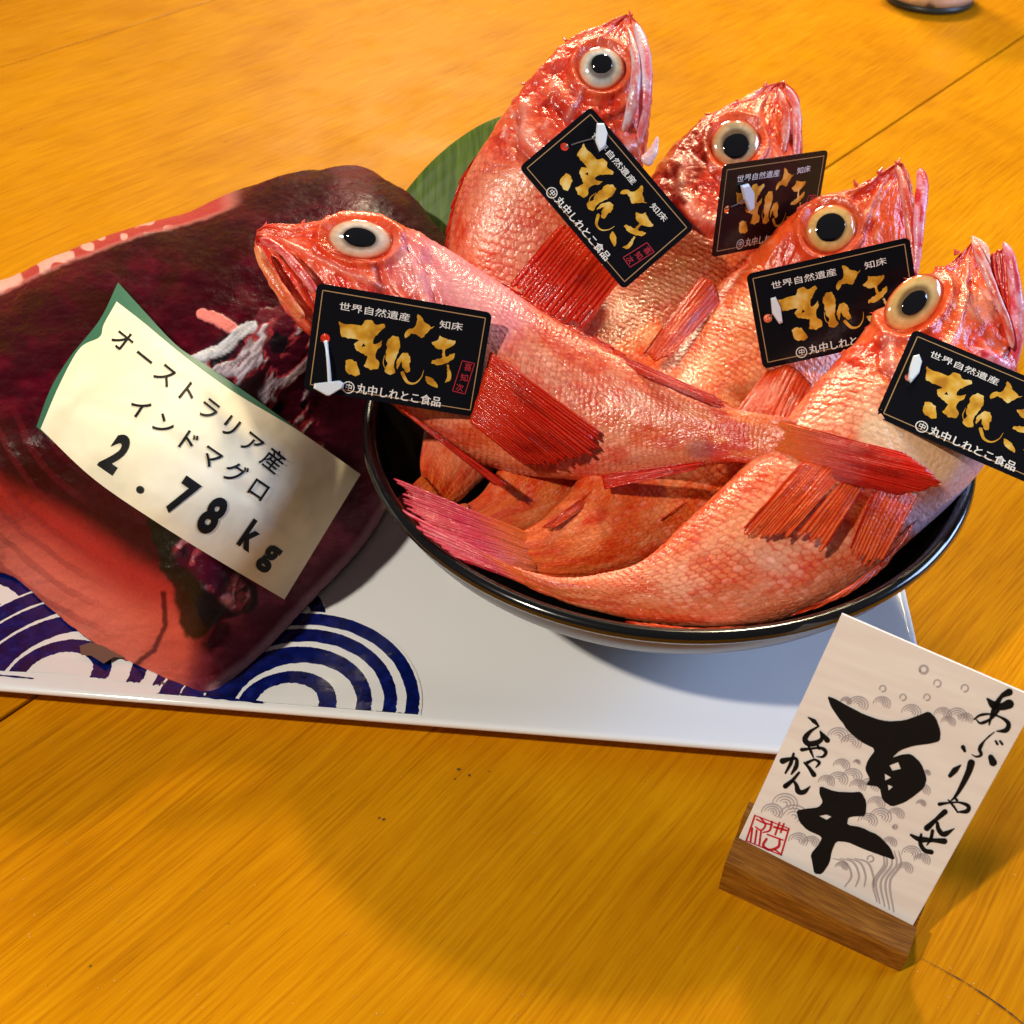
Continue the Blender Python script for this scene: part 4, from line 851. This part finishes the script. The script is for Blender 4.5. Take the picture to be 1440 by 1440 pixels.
def make_tag(key, label, pin):
    fr = frame(TAGS[key]); O, ux, uy, n, W, H = fr
    if n @ (CAM - O) < 0: n = -n
    root = empty('product_tag', tuple(O), label, 'tag', 'black product tags pinned to the fish')
    M4 = lambda V, dz: O + np.asarray(V)[:, :1] * ux + np.asarray(V)[:, 1:2] * uy + n * dz
    def bend(V): return V
    outer = [tuple(p) for p in rrect(.032, .0195, .0022, 5)]; hole = [tuple(hole_c + .0017 * np.array([math.cos(a), math.sin(a)])) for a in np.linspace(0, 2 * np.pi, 20, endpoint=False)]
    V, F = poly_fill(outer, [hole]); t = .0005
    Vt = M4(V, t); Vb = M4(V, -t * .2); n0 = len(V); no = len(outer)
    FF = list(F) + [tuple(i + n0 for i in f[::-1]) for f in F]
    FF += [(i, (i + 1) % no, (i + 1) % no + n0, i + n0) for i in range(no)] + [(no + i, no + (i + 1) % 20, no + (i + 1) % 20 + n0, no + i + n0) for i in range(20)]
    mesh_obj('tag_card', np.vstack([Vt, Vb]), FF, M_card, root, smooth=False)
    def put(vf, name, m, dz=.00056): mesh_obj(name, M4(vf[0], dz), vf[1], m, root, smooth=False)
    put(GOLD, 'gold_brush_writing', M_gold); [put(q_, 'white_writing', M_white) for q_ in WH]; put((np.asarray(WH[2][0]) + np.array([.00011, 0]), WH[2][1]), 'white_writing', M_white, .00058); put(RD, 'red_stamp', M_redp)
    put(outline([(-.0297, .0172), (.0298, .0172), (.0298, -.0172), (-.0297, -.0172)], .00032), 'gold_border', M_line, .00054)
    p = empty('tag_pin', tuple(M4(np.array([hole_c]), .001)[0]), 'x', 'pin'); 
    return root, fr, M4, p
tl = {'F5': 'black and gold tag with a dangling white pin, on the fish lying across the front', 'F1': 'black and gold tag turned steeply, on the rearmost fish', 'F2': 'smallest black tag, seen aslant on the second fish from the left at the back',
      'F3': 'black and gold tag under the large round eye, partly behind the right-hand fish head', 'F4': 'black and gold tag running off the right edge of the photo'}
pl_ = {'F5': 'white plastic pin hanging from the hole of the tag across the front fish', 'F1': 'white plastic pin end on the steeply turned tag at the top', 'F2': 'white plastic pin end on the small slanting tag',
       'F3': 'white plastic pin end on the tag under the large round eye', 'F4': 'white plastic pin end on the tag at the right edge of the photo'}
def prism(pts2, M4, z0, z1):
    n = len(pts2); V = np.vstack([M4(np.array(pts2), z1), M4(np.array(pts2), z0)])
    # chamfered top
    c = np.array(pts2).mean(0); V[:n] = M4((np.array(pts2) - c) * .86 + c, z1); Vm = M4(np.array(pts2), (z0 + z1 * 1.6) / 2.6)
    V = np.vstack([V[:n], Vm, V[n:]]); F = [tuple(range(n))] + [(i, (i + 1) % n, (i + 1) % n + n, i + n) for i in range(n)] + [(i + n, (i + 1) % n + n, (i + 1) % n + 2 * n, i + 2 * n) for i in range(n)]
    return V, F
loz = {'F1': [(838, 176), (848, 176), (853, 190), (850, 208), (842, 215), (836, 200)], 'F2': [(1038, 260), (1048, 257), (1056, 270), (1056, 292), (1050, 296), (1043, 280)],
       'F3': [(1083, 419), (1090, 417), (1097, 432), (1100, 453), (1095, 455), (1085, 440)], 'F4': [(1282, 504), (1290, 502), (1294, 512), (1290, 528), (1279, 541), (1275, 537), (1277, 520)]}
for k in TAGS:
    root, fr, M4, p = make_tag(k, tl[k], True); p['label'] = pl_[k]; p['group'] = 'plastic pins through the tags'
    if k == 'F5':
        def lz(pts): return [to_local(fr, 420 + x * .19444, 390 + y * .19444) for x, y in pts]
        V, F = prism(lz([(118, 762), (300, 742), (332, 762), (325, 790), (225, 850), (205, 848), (112, 795)]), M4, .0016, .0034); mesh_obj('pin_bar', V, F, M_plastic, p, smooth=False)
        st_ = [M4(np.array([to_local(fr, 420 + x * .19444, 390 + y * .19444)]), zz)[0] for x, y, zz in [(196, 470, -.0005), (204, 500, .0012), (216, 590, .0026), (224, 680, .0028), (228, 752, .0024)]]
        Q = catmull(st_, 20); rr = np.interp(np.linspace(0, 1, 20), [0, .2, 1], [.0009, .00055, .00075]); T = np.gradient(Q, axis=0); T /= np.linalg.norm(T, axis=1)[:, None]; B = np.cross(T, fr[3]); B /= np.linalg.norm(B, axis=1)[:, None]; Nn = np.cross(B, T)
        t = np.linspace(0, 2 * np.pi, 10, endpoint=False); V = Q[:, None] + (B[:, None] * np.cos(t)[None, :, None] + Nn[:, None] * np.sin(t)[None, :, None]) * rr[:, None, None]
        mesh_obj('pin_thread', V.reshape(-1, 3), grid_faces(20, 10, True), M_plastic, p)
    else:
        V, F = prism([to_local(fr, x, y) for x, y in loz[k]], M4, .0012, .0026); mesh_obj('pin_bar', V, F, M_plastic, p, smooth=False)
        lc = np.mean([to_local(fr, x, y) for x, y in loz[k]], 0); Q = catmull([M4(np.array([q_]), zz)[0] for q_, zz in ((hole_c, -.001), (hole_c * .6 + lc * .4, .0012), (lc, .0016))], 10)
        T = np.gradient(Q, axis=0); T /= np.linalg.norm(T, axis=1)[:, None]; B = np.cross(T, fr[3]); B /= np.linalg.norm(B, axis=1)[:, None]; Nn = np.cross(B, T); t = np.linspace(0, 2 * np.pi, 8, endpoint=False)
        V = Q[:, None] + (B[:, None] * np.cos(t)[None, :, None] + Nn[:, None] * np.sin(t)[None, :, None]) * .0003
        mesh_obj('pin_thread', V.reshape(-1, 3), grid_faces(10, 8, True), mat('clear_thread', (.12, .12, .14), .15), p)

# ================================================================== CARD AND STAND
CC = frame([(0.10384, 0.23107, 0.10003), (0.1578, 0.20256, 0.09379), (0.13245, 0.17221, 0.01254), (0.07849, 0.20062, 0.01878)])
O, ux, uy, n, W, H = CC
if n @ (CAM - O) < 0: n = -n
card = empty('shop_card', tuple(O), 'cream card with bold black brush writing standing in the wooden slot', 'card')
M4 = lambda V, dz: O + np.asarray(V)[:, :1] * ux + np.asarray(V)[:, 1:2] * uy + n * dz
def fc6(pts): return [to_local(CC, 1040 + x * .30558, 860 + y * .30558) for x, y in pts]
V, F = box_vf(W, H + .005, .0011, (0, -.0025, 0), .0002); V = O + V[:, :1] * ux + V[:, 1:2] * uy + n * V[:, 2:3]
def cardmat():
    m = mat('cream_board', tuple(lin((226, 214, 198))), .5); t = N(m, 'ShaderNodeTexCoord'); mp = N(m, 'ShaderNodeMapping'); L(m, t.outputs['Object'], mp.inputs[0]); mp.inputs['Scale'].default_value = (30, 30, 260)
    q = N(m, 'ShaderNodeTexNoise', Scale=1.0, Detail=3.0); L(m, mp.outputs[0], q.inputs['Vector']); r = ramp(m, [(.3, tuple(lin((230, 222, 216)))), (.7, tuple(lin((240, 235, 230))))], q.outputs[0]); L(m, r.outputs[0], bsdf(m).inputs['Base Color']); return m
mesh_obj('card_board', V, F, cardmat(), card, smooth=False)
def putc(vf, name, m, dz=.0009): mesh_obj(name, M4(vf[0], dz), vf[1], m, card, smooth=False)
P1 = ([(405, 383), (440, 395), (520, 440), (600, 478), (680, 500), (760, 495), (830, 470), (872, 452), (905, 485), (925, 545), (922, 590), (880, 602), (800, 612), (740, 632), (700, 668), (745, 652), (790, 648), (835, 690), (862, 760), (850, 805), (800, 845), (760, 872), (700, 893), (658, 862), (645, 800), (578, 792), (602, 768), (578, 720), (590, 680), (628, 628), (560, 595), (500, 545), (450, 475), (420, 430)],
      [[(690, 702), (730, 686), (742, 718), (704, 726)], [(668, 740), (698, 758), (670, 772)], [(682, 790), (706, 800), (686, 818)]])
P2 = ([(370, 795), (440, 822), (520, 826), (560, 822), (585, 870), (580, 936), (530, 936), (500, 942), (495, 975), (560, 985), (640, 1022), (695, 1080), (718, 1140), (640, 1112), (560, 1082), (500, 1055), (445, 1050), (425, 1095), (415, 1150), (380, 1202), (345, 1200), (336, 1150), (328, 1110), (368, 1062), (382, 1030), (312, 1000), (275, 960), (262, 910), (300, 902), (365, 895), (385, 870), (368, 832)], [[(368, 934), (400, 928), (424, 938), (402, 952)]])
putc(join([poly_fill(fc6(rough_poly(p, 2.5, 26, i + 5)), [fc6(h) for h in hs_]) for i, (p, hs_) in enumerate((P1, P2))]), 'large_brush_writing', M_ink)
def strokes(lst, k=1.3): return join([(lambda vf: (np.array(fc6(vf[0])), vf[1]))(stroke(p, [q * k for q in w_])) for p, w_ in lst])
putc(strokes([([(318, 482), (345, 500), (365, 522)], [5, 16, 6]), ([(365, 522), (325, 548), (302, 580), (318, 602), (355, 598), (380, 578), (372, 545)], [5, 10, 18, 20, 20, 14, 5]), ([(372, 545), (390, 568), (404, 586)], [5, 14, 20]),
    ([(288, 630), (330, 625), (375, 622), (398, 640), (385, 662), (355, 662)], [14, 8, 8, 14, 10, 3]), ([(318, 612), (330, 640), (342, 668)], [8, 10, 4]), ([(360, 610), (368, 625)], [8, 10]), ([(312, 690), (345, 676), (368, 690), (352, 712)], [12, 7, 12, 4]),
    ([(200, 682), (235, 672), (262, 672), (262, 705), (240, 742)], [22, 12, 12, 16, 6]), ([(250, 648), (238, 690), (212, 738)], [8, 13, 6]), ([(300, 690), (320, 712), (343, 745)], [8, 12, 18]),
    ([(275, 735), (245, 770), (212, 798)], [8, 12, 18]), ([(212, 798), (245, 775), (262, 792), (272, 822), (298, 824), (326, 798)], [8, 6, 13, 20, 16, 3])]), 'small_brush_writing', M_ink)
putc(strokes([([(1140, 396), (1170, 425), (1205, 432), (1240, 420)], [8, 30, 26, 34]), ([(1240, 365), (1205, 385), (1180, 425), (1160, 470), (1148, 515)], [26, 14, 22, 12, 5]), ([(1080, 490), (1105, 472), (1150, 466), (1200, 480), (1236, 508), (1226, 540), (1182, 545)], [6, 10, 6, 8, 16, 18, 4]), ([(1190, 450), (1160, 485), (1110, 508), (1088, 490)], [10, 8, 12, 4]),
    ([(1172, 548), (1140, 575), (1118, 600), (1104, 628), (1112, 652), (1090, 662), (1068, 652)], [3, 6, 5, 14, 12, 8, 3]), ([(1028, 618), (1036, 636)], [16, 10]), ([(1156, 664), (1166, 688)], [20, 28]), ([(1178, 590), (1186, 604)], [8, 9]), ([(1198, 590), (1208, 604)], [8, 9]),
    ([(1018, 700), (990, 725), (968, 750)], [4, 22, 14]), ([(1066, 690), (1052, 735), (1020, 800), (992, 845), (964, 872)], [26, 22, 18, 12, 3]),
    ([(920, 880), (960, 874), (1010, 872), (1052, 888), (1046, 912), (1000, 916)], [14, 7, 6, 14, 16, 4]), ([(960, 860), (985, 890), (1004, 918)], [5, 9, 6]), ([(988, 846), (1000, 862)], [6, 10]),
    ([(945, 915), (905, 950), (862, 990)], [20, 14, 22]), ([(862, 990), (905, 960), (915, 995), (940, 1018), (988, 992)], [6, 8, 16, 20, 3]),
    ([(790, 1022), (825, 1040), (880, 1045), (942, 1050)], [10, 22, 14, 22]), ([(888, 1002), (880, 1040), (862, 1068)], [12, 12, 4]), ([(836, 1018), (832, 1060), (852, 1092), (882, 1100)], [8, 14, 16, 18])]), 'side_brush_writing', M_ink)
sealq = fc6([(72, 932), (228, 992), (192, 1114), (32, 1048)])
putc(join([outline(sealq, .0005), strokes([([(80, 950), (110, 965), (150, 975)], [6, 6, 6]), ([(95, 940), (120, 975), (100, 1000), (75, 985)], [5, 6, 6, 5]), ([(60, 990), (52, 1050)], [6, 6]), ([(80, 1000), (72, 1058)], [6, 6]), ([(100, 1005), (92, 1066)], [6, 6]),
    ([(150, 960), (140, 1000), (110, 1010)], [6, 7, 5]), ([(160, 985), (215, 1000)], [8, 8]), ([(185, 965), (165, 1020)], [6, 6]), ([(205, 970), (190, 1010)], [6, 6]), ([(125, 1040), (110, 1070), (140, 1090), (180, 1075), (185, 1045)], [8, 9, 9, 9, 7]), ([(130, 1020), (200, 1045)], [6, 6]), ([(165, 1090), (185, 1105)], [6, 5])])]), 'red_seal', M_seal)
wv = []
def swirl(cx, cy, r, n=4, a0=180, a1=400, w_=3.2):
    for k in range(n):
        rr = r * (1 - k * .27); t = np.radians(np.linspace(a0 + 14 * k, a1 + 10 * k, 12)); wv.append(([(cx + rr * math.cos(a) * 1.1, cy + rr * math.sin(a) * .9) for a in t], [w_ * .5, w_ * 1.3, w_ * .5]))
for c_ in [(545, 425, 42), (655, 420, 36), (490, 410, 22), (790, 460, 40), (935, 470, 36), (1000, 478, 42), (1040, 490, 30), (960, 505, 30), (455, 570, 44), (515, 600, 42), (470, 705, 34), (400, 780, 34), (455, 770, 40), (520, 755, 40), (545, 800, 34), (600, 800, 40), (630, 880, 36), (590, 960, 40), (650, 940, 44), (720, 930, 34), (210, 880, 52), (150, 920, 44), (250, 940, 60), (270, 1050, 40), (330, 1060, 34), (840, 820, 34), (835, 880, 20), (790, 1110, 40), (840, 1140, 34), (760, 1180, 34), (690, 1060, 30), (470, 1170, 26), (860, 740, 16), (540, 690, 14)]: swirl(*c_)
for x0, dx in ((440, 0), (475, 14), (505, 24), (540, 34)): wv.append(([(x0 - 10, 1130), (x0 + 50, 1150), (x0 + 75, 1210), (x0 + 45 + dx, 1260)], [2, 5, 5, 3]))
for x0 in (655, 668, 690, 712, 732): wv.append(([(x0, 1095), (x0 + 10, 1160), (x0 - 40, 1240), (x0 - 22, 1330 + (x0 - 655) * .6)], [2, 6, 5, 3]))
for (x, y, r, a) in [(847, 262, 18, 360), (910, 326, 16, 300), (1036, 348, 16, 300), (659, 350, 14, 300), (752, 390, 14, 300), (862, 390, 14, 300), (603, 1132, 14, 300), (716, 985, 8, 360)]:
    wv.append(([(x + r * math.cos(t), y + r * math.sin(t)) for t in np.radians(np.linspace(-200, -200 + a, 14))], [5 if a == 360 else 3, 6 if a == 360 else 4]))
putc(strokes(wv, 1.9), 'grey_wave_drawing', M_wave, .00075)
# stand : grooved block, in the card's own axes flattened on the table
uxh = np.array([ux[0], ux[1], 0]); uxh /= np.linalg.norm(uxh); uyh = np.array([-uxh[1], uxh[0], 0])      # uyh points away
M_stand = wood('walnut_block', tuple(lin((78, 42, 8))), tuple(lin((134, 82, 20))), tuple(lin((176, 118, 40))), 3.0, .45, 0.0, 34, .05, .3)
bc = (np.array((0.13245, 0.17221, 0.01254)) + np.array((0.07849, 0.20062, 0.01878))) / 2
stand = empty('card_stand', (bc[0], bc[1], 0), 'small brown wooden block stand holding the cream card', 'stand')
lean = uy; 
# profile in (across, height) : front lip low, slot, taller back
slot = .0009; bx = 0.0; h0, h1 = .0172, .0225
tn = (uy @ uyh) / uy[2]
def prof_pt(a, h): return a * 1.0, h
pf = [(-.0110, 0), (-.0113, .0128), (-.0106, .0146), (-.0016, h0), (-.0016 - .009 * tn, .0075), (.0012 - .009 * tn, .0075), (.0012 + .004 * tn, h1 - .001), (.0035, h1), (.0098, h1), (.011, h1 - .0012), (.011, 0)]
Wd = W + .002
Vs = []
for e, sgn in ((0, -1), (1, -1), (2, 1), (3, 1)):
    xo = sgn * (Wd / 2 - (.0008 if e in (0, 3) else 0)); 
    for a, h_ in pf:
        sc_ = .985 if e in (0, 3) else 1
        Vs.append(np.array([bc[0], bc[1], 0]) + uxh * xo + uyh * (a * sc_) + np.array([0, 0, h_ * sc_ + (sgn * Wd / 2 * ux[2] if h_ > 0 else 0)]))
npf = len(pf); Fs = [tuple(reversed(range(npf)))] + [tuple(range(3 * npf, 4 * npf))]
for e in range(3): Fs += [(e * npf + i, e * npf + (i + 1) % npf, (e + 1) * npf + (i + 1) % npf, (e + 1) * npf + i) for i in range(npf)]
Rm = np.stack([uxh, uyh, [0, 0, 1]], 1)
Vl = (np.array(Vs) - np.array([bc[0], bc[1], 0])) @ Rm
so = mesh_obj('wood_block', Vl, Fs, M_stand, None, smooth=False); so.parent = stand; so.rotation_euler = (0, 0, math.atan2(uxh[1], uxh[0]))

# ================================================================== CUP AT THE BACK
cc = onz(1322, 22, 0); cup_c = np.array([cc[0], cc[1] + .040]); cr = .041
cup = empty('cup', (cup_c[0], cup_c[1], 0), 'pale metal cup standing far back on the table, cut off by the top edge', 'cup')
def cupmat():
    m = mat('brushed_pale', tuple(lin((205, 190, 178))), .3, Metallic=.35); t = N(m, 'ShaderNodeTexCoord'); q = N(m, 'ShaderNodeTexNoise', Scale=60.0, Detail=4.0); L(m, t.outputs['Object'], q.inputs['Vector'])
    r = ramp(m, [(.35, tuple(lin((120, 105, 95)))), (.45, tuple(lin((205, 190, 175)))), (.7, tuple(lin((235, 215, 200))))], q.outputs[0]); L(m, r.outputs[0], bsdf(m).inputs['Base Color']); return m
V, F = lathe([(.0375, .006), (.0405, .007), (.041, .012), (.042, .085), (.0425, .09), (.0415, .0905), (.040, .085), (.038, .012), (.0005, .01)], cup_c, 64); mesh_obj('cup_wall', V, F, cupmat(), cup)
V, F = lathe([(.0005, .0003), (.0385, .0003), (.0405, .0015), (.0405, .0062), (.036, .0064)], cup_c, 64); mesh_obj('base_rim', V, F, mat('dark_rim', (.03, .035, .03), .35), cup)
